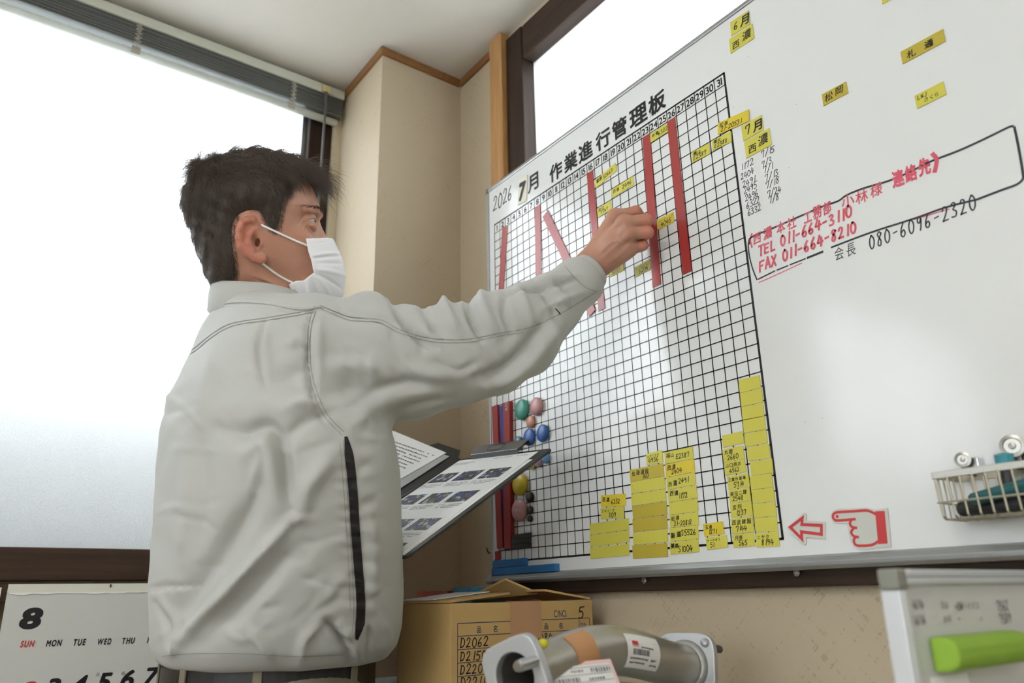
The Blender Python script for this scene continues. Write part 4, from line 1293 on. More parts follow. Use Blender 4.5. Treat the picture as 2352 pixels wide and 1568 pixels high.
def on_pipe(s, a, off):
    k = int(min(s, len(pc) - 2))
    c = pc[k] + (pc[k + 1] - pc[k]) * (s - k)
    ax = nrm(pc[k + 1] - pc[k])
    e = nrm(np.array([0, 0, 1.0]) - ax * ax[2])
    b = nrm(np.cross(ax, e))
    if b @ (CAM - c) < 0:
        b = -b
    return c + (RP + off) * (math.cos(a) * b + math.sin(a) * e)


wrap(8.2, 12.2, -42, 70, 0.0005, 'packing_tape', mat('tan_tape', (186, 136, 88), 0.5))
lab, _ = wrap(18.2, 24.5, -40, 42, 0.0006, 'paper_label', PAPER)
lt = MB()
LP = lambda x, y: on_pipe(18.2 + x * 6.3, math.radians(42 - y * 82), 0.0009)


def bar_(x0, x1, y0, y1, mb):
    mb.add([LP(x0, y0), LP(x1, y0), LP(x1, y1), LP(x0, y1)], [(0, 1, 2, 3)])


xx = 0.16
while xx < 0.66:
    wd2 = rnd.choice((0.008, 0.012, 0.018))
    bar_(xx, xx + wd2, 0.44, 0.60, lt)
    xx += wd2 + rnd.choice((0.008, 0.012))
for a, b, y in ((0.1, 0.62, 0.68), (0.1, 0.55, 0.80), (0.42, 0.75, 0.36), (0.72, 0.86, 0.68), (0.72, 0.9, 0.82)):
    x_ = a
    while x_ < b:
        k = rnd.uniform(.012, .03)
        bar_(x_, x_ + k, y, y + rnd.uniform(.035, .06), lt)
        x_ += k + .012
lt.build('black_print', INK, lab)
lr = MB()
bar_(0.16, 0.34, 0.22, 0.34, lr)
bar_(0.04, 0.94, 0.205, 0.211, lr)
bar_(0.04, 0.94, 0.66, 0.665, lr)
bar_(0.16, 0.34, 0.36, 0.375, lr)
lr.build('red_print', mat('label_red', (205, 60, 55), 0.6), lab)
# slip hanging from the tape
sq = [np.array(p) for p in ((0.6870, -0.4453, 0.9333), (0.6804, -0.3341, 0.9333), (0.7078, -0.3380, 0.8922), (0.7101, -0.4468, 0.8966))]
tag(MB().hexa(sq, (0.0, -0.0006, 0.0003)).build('delivery_slip', mat('pink_slip', (232, 200, 196), 0.75)), 'pink edged delivery slip taped to the exhaust pipe', 'paper')
slip = bpy.data.objects['delivery_slip']
eX, eY = sq[1] - sq[0], sq[3] - sq[0]
nS = nrm(np.cross(eX, eY))
if nS @ (CAM - sq[0]) < 0:
    nS = -nS
SL = lambda x, y: sq[0] + eX * x + eY * y + nS * 0.0012
sw = MB().add([SL(.06, .10), SL(.94, .10), SL(.94, .98), SL(.06, .98)], [(0, 1, 2, 3)])
sw.build('white_form', PAPER, slip)
SL2 = lambda x, y: SL(x, y) + nS * 0.0004
sp_ = MB()
for y in (.16, .34, .52):
    sp_.add([SL2(.07, y), SL2(.93, y), SL2(.93, y + .012), SL2(.07, y + .012)], [(0, 1, 2, 3)])
for a, b, y, hh in ((.10, .48, .40, .12), (.66, .92, .20, .12), (.12, .3, .2, .06), (.4, .55, .22, .06), (.6, .8, .44, .07), (.15, .5, .6, .08)):
    x_ = a
    while x_ < b:
        k = rnd.uniform(.012, .03)
        sp_.add([SL2(x_, y), SL2(x_ + k, y), SL2(x_ + k, y + hh * rnd.uniform(.6, 1)), SL2(x_, y + hh)], [(0, 1, 2, 3)])
        x_ += k + .014
sp_.build('form_print', mat('grey_print', (120, 120, 124), 0.7), slip)

# ---------------------------------------------------------------- small whiteboard standing on the cabinet at the right
PX_ = (1.0297, -0.3655, 1.0152)
xs, ys_, zs = PX_
ys_ += 0.009
SX = lambda a, b: (a[1], a[2])
swb = thing('small_whiteboard', (xs, ys_ + 0.17, ZD), 'small whiteboard with aluminium frame standing across the cabinet, cut by the photo edge', 'whiteboard')
YE = ys_ + 0.34
MB().box((xs - 0.009, ys_ + 0.008, ZD + 0.006), (xs, YE - 0.008, zs - 0.006)).build('panel', mat('small_board_enamel', (198, 200, 200), 0.16, spec=0.6), swb)
fm = MB()
for a, b in (((ys_ + 0.016, zs - 0.0055), (YE - 0.016, zs)), ((ys_ + 0.016, zs - 0.0112), (YE - 0.016, zs - 0.0062))):
    fm.box((xs - 0.011, a[0], a[1]), (xs + 0.0045, b[0], b[1]))
fm.box((xs - 0.011, ys_ + 0.0165, ZD + 0.0005), (xs + 0.0045, YE - 0.016, ZD + 0.011))
for a, b in ((ys_, ys_ + 0.0052), (ys_ + 0.0060, ys_ + 0.0112), (YE - 0.0112, YE - 0.006), (YE - 0.0052, YE)):
    fm.box((xs - 0.011, a, ZD + 0.016), (xs + 0.0045, b, zs - 0.016))
fm.build('frame', mat('bright_aluminium', (214, 218, 222), 0.3, 0.35), swb, bevel=0.0008)
for ya in (ys_ - 0.0008, YE - 0.0152):
    for za in (zs - 0.0155, ZD + 0.0002):
        MB().box((xs - 0.0115, ya, za), (xs + 0.0052, ya + 0.016, za + 0.016)).build('corner_cap', mat('corner_plastic', (128, 128, 118), 0.5), swb, bevel=0.0022)
WPL = plane((xs, 0, 0), (0, 1, 0), (0, 0, 1), (1, 0, 0), 0.0004)
ww = MB()
for tx, q in (('6/14', (2098,1398)), ('ヨネ', (2160,1400)), ('~EWバイパス', (2193,1402)), ('7562', (2290,1403)), ('6/16', (2102,1434)), ('ヨネ', (2166,1432)), ('~', (2200,1430)), ('〃', (2250,1430)), ('7589', (2296,1432))):
    d = np.array([(q[0] - 1176) / FPX, -(q[1] - 784) / FPX])
    r = RT * d[0] + UP * d[1] + FW
    P = CAM + r * ((xs - CAM[0]) / r[0])
    hand(ww, tx, P[1], P[2], 0.0064 if tx[0] in '6ヨ~〃' else 0.0085, WPL, wd=0.0008, bold=0.0, gap=0.1)
ww.build('marker_writing', PEN_INK, swb)
# green eraser stuck on it
e0 = (1.2000, -0.6335, 0.9816)
er = MB()
ze, ye = 0.960, 0.0


def onX(x, y, X):
    r = RT * ((x - 1176) / FPX) - UP * ((y - 784) / FPX) + FW
    return CAM + r * ((X - CAM[0]) / r[0])


qa = onX(2188, 1464, xs + 0.02)
qb = onX(2190, 1548, xs + 0.02)
prof = [(0.0, -0.001), (0.012, 0.0), (0.020, 0.004), (0.022, 0.010), (0.022, (qa[2] - qb[2]) - 0.008), (0.019, (qa[2] - qb[2]) - 0.002), (0.010, (qa[2] - qb[2])), (0.0, (qa[2] - qb[2]))]
er.prism(prof, (xs + 0.0006, qa[1], qb[2]), (1, 0, 0), (0, 0, 1), (0, 1, 0), 0.135)
tag(er.build('board_eraser', mat('lime_felt', (146, 182, 62), 0.75, var=(40, 0.3, (134, 170, 54)), bump=(300, 0.3, 0.0006)), bevel=0.003), 'lime green eraser on the small whiteboard', 'eraser')
qn = onX(2135, 1556, xs)
tag(MB().box((xs + 0.0003, qn[1], qn[2] - 0.022), (xs + 0.0009, qn[1] + 0.06, qn[2])).build('paper_note', PAPER), 'white paper note at the foot of the small whiteboard', 'paper')

# ---------------------------------------------------------------- wire basket with pens on the whiteboard
BKT = mat('basket_wire', (176, 170, 150), 0.4, 0.6)
bk = thing('wire_basket', (1.0, -0.035, 1.068), 'wire pen basket hung on the right of the whiteboard', 'basket')
bx0, bx1, bz0, bz1, by = 0.936, 1.075, 1.0735, 1.1255, -0.062
MB().box((bx0, by - 0.001, bz1 - 0.008), (bx1, by + 0.0012, bz1)).build('front_rim', mat('rim_steel', (196, 194, 186), 0.3, 0.8), bk, bevel=0.0008)
rim = MB()
rim.box((bx0, by + 0.0013, bz1 - 0.007), (bx0 + 0.0015, -0.0008, bz1))
rim.box((bx1 - 0.0015, by + 0.0013, bz1 - 0.007), (bx1, -0.0008, bz1))
rim.box((bx0 + 0.0016, -0.0022, bz1 - 0.007), (bx1 - 0.0016, -0.0008, bz1))
rim.build('side_rim', BKT, bk)
ba = MB()
for i in range(11):
    x = bx0 + 0.003 + i * (bx1 - bx0 - 0.006) / 10
    ba.tube([(x, by, bz1 - 0.004), (x + 0.001, by + 0.002, bz0 + 0.003), (x + 0.001, by + 0.006, bz0), (x, -0.004, bz0), (x, -0.0018, bz0 + 0.003), (x, -0.0018, bz1 - 0.004)], 0.0012, 6)
for z in (bz0 + 0.018,):
    ba.tube([(bx0 + 0.001, -0.003, z), (bx0 + 0.001, by + 0.001, z), (bx1 - 0.001, by + 0.001, z), (bx1 - 0.001, -0.003, z)], 0.0012, 6)
for k in range(1, 5):
    yy = by + k * 0.012
    ba.tube([(bx0 + 0.001, yy, bz1 - 0.004), (bx0 + 0.002, yy, bz0), (bx1 - 0.002, yy, bz0), (bx1 - 0.001, yy, bz1 - 0.004)], 0.0012, 6)
ba.build('wire_bars', BKT, bk)


def pen(a, b, r, rgb, label, cat='marker pen'):
    a, b = np.asarray(a, float), np.asarray(b, float)
    L = np.linalg.norm(b - a)
    o = tag(MB().lathe([(0, 0), (r * .8, 0), (r, 0.003), (r, L * .62), (0, L * .62)], a, b - a, 16).build('marker_pen', mat('pen_%d_%d_%d' % rgb, rgb, 0.4), smooth=False), label, cat, 'pens in the wire basket')
    MB().lathe([(0, L * .621), (r * 1.06, L * .621), (r * 1.0, L - .002), (r * .6, L), (0, L)], a, b - a, 16).build('cap', mat('pen_cap_dark', (40, 44, 46), 0.4), o, smooth=False)


pen((0.945, -0.030, 1.0850), (1.055, -0.036, 1.0850), 0.0085, (38, 42, 44), 'black marker lying at the bottom of the wire basket')
pen((0.966, -0.0450, 1.0925), (1.066, -0.052, 1.108), 0.007, (34, 92, 96), 'teal marker leaning in the wire basket')
pen((0.962, -0.015, 1.0905), (1.068, -0.012, 1.112), 0.007, (58, 60, 60), 'dark grey marker at the back of the wire basket')


def clip_magnet(x, z, r, label):
    t = thing('clip_magnet', (x, -0.012, z), label, 'magnet', 'steel clip magnets above the basket')
    MB().lathe([(0, 0), (r, 0), (r, r * .35), (r * .72, r * .40), (r * .66, r * .28), (r * .3, r * .28), (r * .26, r * .5), (0, r * .55)], (x, -0.020, z), (0.25, -1, 0.05), 26).build('disc', mat('worn_steel', (150, 148, 142), 0.3, 0.9), t, smooth=False)
    MB().box((x - r * .45, -0.0195, z - r * 1.9), (x + r * .45, -0.0006, z + r * .3)).build('body', mat('dull_grey_metal', (120, 116, 106), 0.4, 0.7), t, bevel=0.001)
    MB().box((x + r * .5, -0.016, z - r * 1.3), (x + r * 1.6, -0.0006, z + r * .2)).build('jaw', STEEL, t, bevel=0.001)


q1, q2 = (0.9552, -0.0200, 1.1405), (1.0095, -0.0200, 1.1474)
clip_magnet(q1[0], q1[2], 0.0088, 'smaller steel clip magnet above the left end of the wire basket')
clip_magnet(q2[0], q2[2], 0.0125, 'larger steel clip magnet above the wire basket at the photo edge')
qc = (1.0000, -0.0300, 1.1330)
tag(MB().lathe([(0, 0), (0.0085, 0), (0.0095, 0.004), (0.0095, 0.016), (0, 0.018)], (qc[0], -0.024, qc[2] - 0.009), (0.1, -0.25, 1), 20).build('bottle_cap', mat('teal_cap', (72, 150, 162), 0.45), smooth=False), 'teal plastic cap sticking out of the wire basket', 'cap')
qd = (1.0000, -0.0300, 1.1330)
bpy.data.objects['bottle_cap'].location[2] += 0.0
pen((qc[0] - 0.002, -0.030, 1.0755), (qc[0], -0.0245, qc[2] - 0.0095), 0.006, (170, 166, 150), 'pale bottle standing under the teal cap', 'bottle')

tag(MB().lathe([(0, 0), (0.0035, 0), (0.0045, 0.003), (0.003, 0.006), (0.0045, 0.012), (0, 0.0135)], (-0.2135, -0.1517, 1.3677), (1, 0, 0), 12).build('push_pin', BLACK_PLASTIC), 'black push pin in the wallpaper just right of the jacket', 'pin')

# ---------------------------------------------------------------- open clipboard folder held by the person
A_ = np.array((0.2851, -0.0784, 1.2576))
T_ = np.array((0.0231, -0.1127, 1.2732))
B_ = np.array((0.3140, -0.3916, 1.0603))
e1, e2 = T_ - A_, B_ - A_
BL_ = T_ + e2
nC = nrm(np.cross(e2, e1))
if nC[2] < 0:
    nC = -nC
cb = thing('clipboard_folder', tuple((T_ + BL_) / 2), 'open black clipboard folder with photo sheet held in front of the body', 'clipboard')


def CP(x, y, o=0.0):
    """x from hinge (0) to outer edge (1), y from top (0) to bottom (1)"""
    return T_ - e1 * x + e2 * y + nC * o


def rounded(x0, x1, y0, y1, rx, ry, n=5):
    out = []
    for cxx, cyy, a0 in ((x1 - rx, y0 + ry, -90), (x1 - rx, y1 - ry, 0), (x0 + rx, y1 - ry, 90), (x0 + rx, y0 + ry, 180)):
        for k in range(n + 1):
            a = math.radians(a0 + 90 * k / n)
            out.append((cxx + rx * math.cos(a), cyy + ry * math.sin(a)))
    return out


FOLD = mat('folder_leatherette', (34, 36, 38), 0.42, bump=(500, 0.2, 0.0005))
poly = rounded(-0.0, 1.0, -0.0, 1.0, 0.05, 0.03)
poly = poly[:12] + [(.30, 1.0), (.10, .97), (.0, .90)] + poly[18:]
v = [CP(x, y, -0.004) for x, y in poly] + [CP(x, y, 0.0) for x, y in poly]
k = len(poly)
lf = MB().add(v, [tuple(range(k - 1, -1, -1)), tuple(range(k, 2 * k))] + [(i, (i + 1) % k, k + (i + 1) % k, k + i) for i in range(k)])
lf.build('back_leaf', FOLD, cb, bevel=0.001)
# cover leaf
dL = np.array((-0.1516, -0.1737, 1.3445)) - T_
dL = dL * 1.25
nL = nrm(np.cross(e2, -dL))
if nL @ (CAM - T_) < 0:
    nL = -nL


def CL(x, y, o=0.0):
    return T_ + dL * x + e2 * y + nL * o


lc = MB()
lc.hexa([CL(0, 0), CL(1, 0), CL(1, .62), CL(0, .62)], -nL * 0.003)
lc.hexa([CL(0.02, 0.0), CL(0.42, 0.0), CL(0.36, -0.075), CL(0.10, -0.075)], -nL * 0.003)
lc.build('cover_leaf', FOLD, cb)
pk = MB()
pk.hexa([CL(0.10, 0.012, .0012), CL(1, 0.012, .0012), CL(1, .60, .0012), CL(0.10, .60, .0012)], nL * 0.0006)
pk.build('clear_pocket', mat('cloudy_plastic', (176, 178, 178), 0.3), cb)
# hinge spine
MB().tube([CP(0, 0.0, -0.002), CP(0, 0.60, -0.002)], 0.0035, 10).build('spine', FOLD, cb, smooth=True)
# metal clip
cm = MB()
for (x0, x1, y0, y1, o0, o1, th) in ((0.17, 0.74, -0.045, 0.035, 0.010, 0.016, 0.0012), (0.20, 0.71, -0.010, 0.030, 0.004, 0.010, 0.0012)):
    cm.hexa([CP(x0, y0, o1), CP(x1, y0, o1), CP(x1 - .03, y1, o0), CP(x0 + .03, y1, o0)], nC * th)
cm.hexa([CP(0.20, 0.035, .0015), CP(0.71, 0.035, .0015), CP(0.71, 0.030, .0115), CP(0.20, 0.030, .0115)], e2 * 0.004)
cm.hexa([CP(0.17, -0.045, .006), CP(0.74, -0.045, .006), CP(0.74, -0.045, .016), CP(0.17, -0.045, .016)], e2 * 0.003)
cl_ = cm.build('clip', mat('satin_gunmetal', (132, 134, 138), 0.32, 0.85), cb, bevel=0.0008)
pe = MB()
pl = lambda x, y: CP(x, y, 0.0176 - 0.008 * 0)
fr_ = rounded(0.36, 0.52, -0.034, 0.018, 0.03, 0.012, 3)
fr_ = np.array(fr_)
pe.ribbon(np.vstack([fr_, fr_[:2]]), 0.006, lambda x, y, z=0: CP(x, y, 0.010 + 0.006 * (0.035 - y) / 0.08 + 0.0022))
pe.build('embossed_tab', mat('dark_line', (60, 62, 66), 0.4, 0.8), cl_)
# sheets
def plate(q, t):
    q = [np.asarray(p) for p in q]
    k = len(q)
    return MB().add(q + [p + t for p in q], [tuple(range(k)), tuple(range(2 * k - 1, k - 1, -1))] + [(i, k + i, k + (i + 1) % k, (i + 1) % k) for i in range(k)])


ps_ = tag(plate([CP(.05, .035, .0006), CP(.90, .035, .0006), CP(.93, .975, .0006), CP(.30, .970, .0006), CP(.06, .90, .0006)], nC * 0.0012).build('photo_sheet', PAPER), 'white sheet with rows of workshop photos clipped in the folder', 'paper')
tag(plate([CP(.052, .12, .0001), CP(.945, .12, .0001), CP(.955, .985, .0001), CP(.31, .980, .0001), CP(.062, .91, .0001)], nC * 0.0004).build('paper_sheet', PAPER), 'white sheet beneath the photo sheet in the folder', 'paper')
ZO = 0.0021
txt = MB()


def line(a, b, y, h, f, mb, dash=(.010, .022)):
    x = a
    while x < b:
        k = rnd.uniform(*dash)
        if rnd.random() < .88:
            y_ = y + rnd.uniform(0, h * .3)
            mb.add([f(x, y_), f(min(x + k, b), y_), f(min(x + k, b), y_ + h * rnd.uniform(.5, 1)), f(x, y_ + h)], [(0, 1, 2, 3)])
        x += k + .006


F1 = lambda x, y: CP(x, y, ZO)
line(.07, .30, .075, .006, F1, txt)
line(.48, .84, .062, .005, F1, txt)
line(.07, .24, .090, .006, F1, txt)
ROWS = [.20, .435, .69, .90]
pics = []
for r_, y in enumerate(ROWS):
    for c_ in range(3):
        x = .075 + c_ * .275
        if y + .6 * x < .55 and False or (y > .85 and x < .3):
            continue
        pics.append((x, y, .225, .105))
        if y < .85:
            for l_ in range(3):
                line(x - .005, x + .225 - .05 * (l_ == 2), y + .125 + .014 * l_, .006, F1, txt)
txt.build('small_print', mat('grey_print', (120, 120, 124), 0.7), ps_)


def picture(name):
    if name in MATS:
        return MATS[name]
    m = bpy.data.materials.new(name)
    m.use_nodes = True
    nt = m.node_tree
    b = nt.nodes['Principled BSDF']
    b.inputs['Roughness'].default_value = .5
    tc = nt.nodes.new('ShaderNodeTexCoord')
    n = nt.nodes.new('ShaderNodeTexVoronoi')
    n.inputs['Scale'].default_value = 150
    n.distance = 'MANHATTAN'
    nt.links.new(tc.outputs['Object'], n.inputs['Vector'])
    r = nt.nodes.new('ShaderNodeValToRGB')
    cr_ = r.color_ramp
    cr_.interpolation = 'CONSTANT'
    cr_.elements[0].color = lin((44, 42, 42)) + (1,)
    cr_.elements[1].position = .36
    cr_.elements[1].color = lin((38, 74, 150)) + (1,)
    for p, c in ((.50, (92, 88, 82)), (.60, (60, 58, 58)), (.74, (176, 176, 172)), (.86, (44, 60, 96)), (.93, (122, 60, 50))):
        e = cr_.elements.new(p)
        e.color = lin(c) + (1,)
    nt.links.new(n.outputs['Color'], r.inputs['Fac'])
    nt.links.new(r.outputs['Color'], b.inputs['Base Color'])
    MATS[name] = m
    return m


for x, y, a, b in pics:
    MB().add([CP(x, y, ZO), CP(x + a, y, ZO), CP(x + a, y + b, ZO), CP(x, y + b, ZO)], [(0, 1, 2, 3)]).build('printed_photo', picture('workshop_print'), ps_)
o = tag(MB().hexa([CL(.16, -.005, .0021), CL(1, -.045, .0021), CL(1, .58, .0021), CL(.22, .50, .0021)], nL * 0.0008).build('paper_sheet', PAPER), 'white printed letter in the pocket of the open folder cover', 'paper')
tx2 = MB()
F2 = lambda x, y: CL(x, y, .0033)
for l_ in range(13):
    y = .05 + l_ * .030
    line(.22 + .02 * (l_ % 3) + .01 * l_, .98, y - .03 * (y > 0) * 0, .010, F2, tx2, (.012, .03))
tx2.build('small_print', mat('grey_print', (120, 120, 124), 0.7), o)

# ---------------------------------------------------------------- the person
def surface_nets(F, lo, h):
    """Dual surface of the zero level of the sampled field F (negative inside)."""
    ins = F < 0
    nx, ny, nz = F.shape
    cnt = np.zeros((nx - 1, ny - 1, nz - 1), np.int8)
    for a in (0, 1):
        for b in (0, 1):
            for c in (0, 1):
                cnt += ins[a:nx - 1 + a, b:ny - 1 + b, c:nz - 1 + c]
    act = (cnt > 0) & (cnt < 8)
    ii, jj, kk = np.nonzero(act)
    idx = -np.ones(act.shape, np.int64)
    idx[ii, jj, kk] = np.arange(len(ii))
    s = np.zeros((len(ii), 3))
    n = np.zeros(len(ii))
    cor = [(a, b, c) for a in (0, 1) for b in (0, 1) for c in (0, 1)]
    for p in cor:
        for ax in range(3):
            if p[ax]:
                continue
            q = list(p)
            q[ax] = 1
            f0 = F[ii + p[0], jj + p[1], kk + p[2]].astype(float)
            f1 = F[ii + q[0], jj + q[1], kk + q[2]].astype(float)
            m = (f0 < 0) != (f1 < 0)
            t = np.where(m, f0 / np.where(m, f0 - f1, 1), 0)
            e = np.stack([np.full(len(ii), float(p[0])), np.full(len(ii), float(p[1])), np.full(len(ii), float(p[2]))], 1)
            e[:, ax] += t
            s += e * m[:, None]
            n += m
    v = (np.stack([ii, jj, kk], 1) + s / n[:, None]) * h + np.asarray(lo)
    faces = []
    for ax in range(3):
        a = [slice(None)] * 3
        b = [slice(None)] * 3
        a[ax], b[ax] = slice(0, -1), slice(1, None)
        A, B = ins[tuple(a)], ins[tuple(b)]
        e = A != B
        o1, o2 = (ax + 1) % 3, (ax + 2) % 3
        p = np.stack(np.nonzero(e), 1)
        ok = (p[:, o1] > 0) & (p[:, o2] > 0) & (p[:, o1] < F.shape[o1] - 1) & (p[:, o2] < F.shape[o2] - 1)
        p = p[ok]
        sg = A[p[:, 0], p[:, 1], p[:, 2]]

        def cell(d1, d2):
            q = p.copy()
            q[:, o1] += d1
            q[:, o2] += d2
            return idx[q[:, 0], q[:, 1], q[:, 2]]
        quad = np.stack([cell(-1, -1), cell(0, -1), cell(0, 0), cell(-1, 0)], 1)
        quad[~sg] = quad[~sg][:, ::-1]
        faces.append(quad)
    return v, np.vstack(faces)


def smin(a, b, k):
    h = np.clip(0.5 + 0.5 * (b - a) / k, 0, 1)
    return b + (a - b) * h - k * h * (1 - h)


def smax(a, b, k):
    return -smin(-a, -b, k)


def ball(P, c, r):
    return np.linalg.norm(P - np.asarray(c, np.float32), axis=-1) - r


def cone(P, a, b, r0, r1):
    a, b = np.asarray(a, np.float32), np.asarray(b, np.float32)
    d = b - a
    t = np.clip(((P - a) @ d) / (d @ d), 0, 1)
    return np.linalg.norm(P - a - t[..., None] * d, axis=-1) - (r0 + (r1 - r0) * t)


def chain(P, pts, rs, k=0.004):
    f = None
    for i in range(len(pts) - 1):
        g_ = cone(P, pts[i], pts[i + 1], rs[i], rs[i + 1])
        f = g_ if f is None else smin(f, g_, k)
    return f


def ellip(P, c, ax, r):
    q = (P - np.asarray(c, np.float32)) @ np.asarray(ax, np.float32).T / np.asarray(r, np.float32)
    n = np.linalg.norm(q, axis=-1)
    return (n - 1) * min(r)


def tube_e(P, pts, ra, rb, up, k=0.01):
    """Tube of elliptic section: ra along the projected 'up', rb sideways."""
    f = None
    for i in range(len(pts) - 1):
        a, b = np.asarray(pts[i], float), np.asarray(pts[i + 1], float)
        d = b - a
        L = np.linalg.norm(d)
        d = d / L
        u = nrm(up - d * (up @ d))
        w = np.cross(d, u)
        q = P - a.astype(np.float32)
        s = q @ d.astype(np.float32)
        t = np.clip(s / L, 0, 1)
        A = ra[i] + (ra[i + 1] - ra[i]) * t
        B = rb[i] + (rb[i + 1] - rb[i]) * t
        ex = s - t * L
        m = np.minimum(A, B)
        g_ = (np.sqrt(((q @ u.astype(np.float32)) / A) ** 2 + ((q @ w.astype(np.float32)) / B) ** 2 + (ex / m) ** 2) - 1) * m
        f = g_ if f is None else smin(f, g_, k)
    return f


def poly_sd(X, Y, poly):
    """Signed distance (negative inside) of 2-D points to a polygon."""
    p = np.asarray(poly, float)
    d2 = np.full(X.shape, 1e9)
    ins = np.zeros(X.shape, bool)
    for i in range(len(p)):
        a, b = p[i], p[(i + 1) % len(p)]
        e = b - a
        t = np.clip(((X - a[0]) * e[0] + (Y - a[1]) * e[1]) / max(e @ e, 1e-12), 0, 1)
        d2 = np.minimum(d2, (X - a[0] - t * e[0]) ** 2 + (Y - a[1] - t * e[1]) ** 2)
        c = ((a[1] > Y) != (b[1] > Y)) & (X < (b[0] - a[0]) * (Y - a[1]) / (b[1] - a[1] + 1e-12) + a[0])
        ins ^= c
    d = np.sqrt(d2)
    return np.where(ins, -d, d)


def grid_of(lo, hi, h):
    ax = [np.arange(l, u + h, h, dtype=np.float32) for l, u in zip(lo, hi)]
    return ax, np.stack(np.meshgrid(*ax, indexing='ij'), -1)


def sstep(x, a, b):
    t = np.clip((x - a) / (b - a), 0, 1)
    return t * t * (3 - 2 * t)


def vnormals(v, f):
    fn = np.cross(v[f[:, 2]] - v[f[:, 0]], v[f[:, 3]] - v[f[:, 1]])
    n = np.zeros_like(v)
    for k in range(4):
        np.add.at(n, f[:, k], fn)
    return n / np.maximum(np.linalg.norm(n, axis=1), 1e-12)[:, None]


def relax(v, f, it=2, lam=0.5):
    e = np.vstack([f[:, [0, 1]], f[:, [1, 2]], f[:, [2, 3]], f[:, [3, 0]]])
    for _ in range(it):
        s = np.zeros_like(v)
        c = np.zeros(len(v))
        np.add.at(s, e[:, 0], v[e[:, 1]])
        np.add.at(c, e[:, 0], 1)
        v = v + lam * (s / np.maximum(c, 1)[:, None] - v)
    return v


def strokes(v, f, lines):
    """Creases and swellings: each line (points, width, height) moves the near surface along its normal."""
    n = vnormals(v, f)
    x, y, z = proj(v)
    face = sstep(-(n @ FW), -0.55, 0.05)
    disp = np.zeros(len(v))
    for pts, wd, amp in lines:
        p = catmull(pts, 6)
        lo, hi = p.min(0) - 4 * wd, p.max(0) + 4 * wd
        m = (x > lo[0]) & (x < hi[0]) & (y > lo[1]) & (y < hi[1])
        if not m.any():
            continue
        xx, yy = x[m], y[m]
        best = np.full(len(xx), 1e9)
        tt = np.zeros(len(xx))
        for i in range(len(p) - 1):
            a, e = p[i], p[i + 1] - p[i]
            t = np.clip(((xx - a[0]) * e[0] + (yy - a[1]) * e[1]) / max(e @ e, 1e-9), 0, 1)
            d = (xx - a[0] - t * e[0]) ** 2 + (yy - a[1] - t * e[1]) ** 2
            u = d < best
            best[u] = d[u]
            tt[u] = (i + t[u]) / (len(p) - 1)
        disp[m] += amp * np.exp(-best / wd ** 2) * np.sqrt(np.clip(np.sin(np.pi * np.clip(tt, .04, .96)), 0, 1))
    return v + n * (disp * face)[:, None]


person = thing('person', (0.08, -0.53, 0.0), 'person in light grey work jacket and white mask reaching up to the whiteboard', 'person')
SKIN = mat('skin', (188, 142, 119), 0.46, spec=0.4, sss=0.10, var=(38, 0.3, (176, 126, 104)), bump=(420, 0.12, 0.0008))
CLOTH = mat('work_jacket_cloth', (186, 187, 183), 0.82, spec=0.25, sheen=0.12, bump=(900, 0.10, 0.0006), var=(6, 0.35, (181, 182, 178)))
SEAM = mat('seam_thread', (150, 150, 143), 0.85)

# --- head frame: x forward, y up, z towards the viewer's side (the right cheek)
PSI = math.radians(12)
HO = np.array((0.1753, -0.6118, 1.5830))
HF = math.cos(PSI) * RT + math.sin(PSI) * FW
HS = math.sin(PSI) * RT - math.cos(PSI) * FW
HU = UP.copy()
HB = np.stack([HF, HU, HS])


def hp(px_, py_, z=0.0):
    r = RT * ((px_ - 1176) / FPX) - UP * ((py_ - 784) / FPX) + FW
    s = (z - HS @ (CAM - HO)) / (HS @ r)
    return HB @ (CAM + r * s - HO)


def h2(poly, z=0.0):
    return np.array([hp(a, b, z)[:2] for a, b in poly])


SKULL = h2(catmull([(512, 648), (474, 596), (453, 545), (443, 490), (446, 450), (462, 412), (494, 384), (545, 367), (600, 364), (650, 373), (690, 396), (713, 424), (727, 452), (735, 476), (736, 492), (732, 511), (735, 538), (743, 575), (750, 605), (754, 622), (751, 636), (756, 650), (755, 672), (748, 694), (730, 705), (700, 702), (660, 688), (622, 666), (565, 662)], 3, True))


def head_width(x, y):
    return 0.0775 - 0.010 * sstep(x, 0.015, 0.10) - 0.017 * sstep(-y, 0.045, 0.125) - 0.004 * sstep(-x, 0.04, 0.12)


def inflate(d, z, W, R):
    """Rounded body from a 2-D signed distance d (negative inside)."""
    q = 1 - np.minimum(-d / R, 1)
    q = np.maximum(q, 0)
    return (np.sqrt(q ** 2 + (z / W) ** 2) - 1) * np.minimum(R, W) * 0.9


HR = 0.078
hh = 0.0017
hlo, hhi = (-0.135, -0.215, -0.112), (0.158, 0.150, 0.112)
hax, HP_ = grid_of(hlo, hhi, hh)
X2, Y2 = np.meshgrid(hax[0], hax[1], indexing='ij')
dsk = poly_sd(X2, Y2, SKULL).astype(np.float32)
Wxy = head_width(X2, Y2).astype(np.float32)
ZZ = hax[2][None, None, :]
base = inflate(dsk[..., None], ZZ, Wxy[..., None], HR).astype(np.float32)
F = base.copy()
# nose
n0, n1 = hp(731, 515), hp(776, 588)
F = smin(F, cone(HP_, n0 - [.010, 0, 0], n1 - [.012, 0, 0], 0.0085, 0.0125), 0.012)
for s in (1, -1):
    F = smin(F, ball(HP_, n1 + [-.018, -.004, s * .013], 0.009), 0.006)
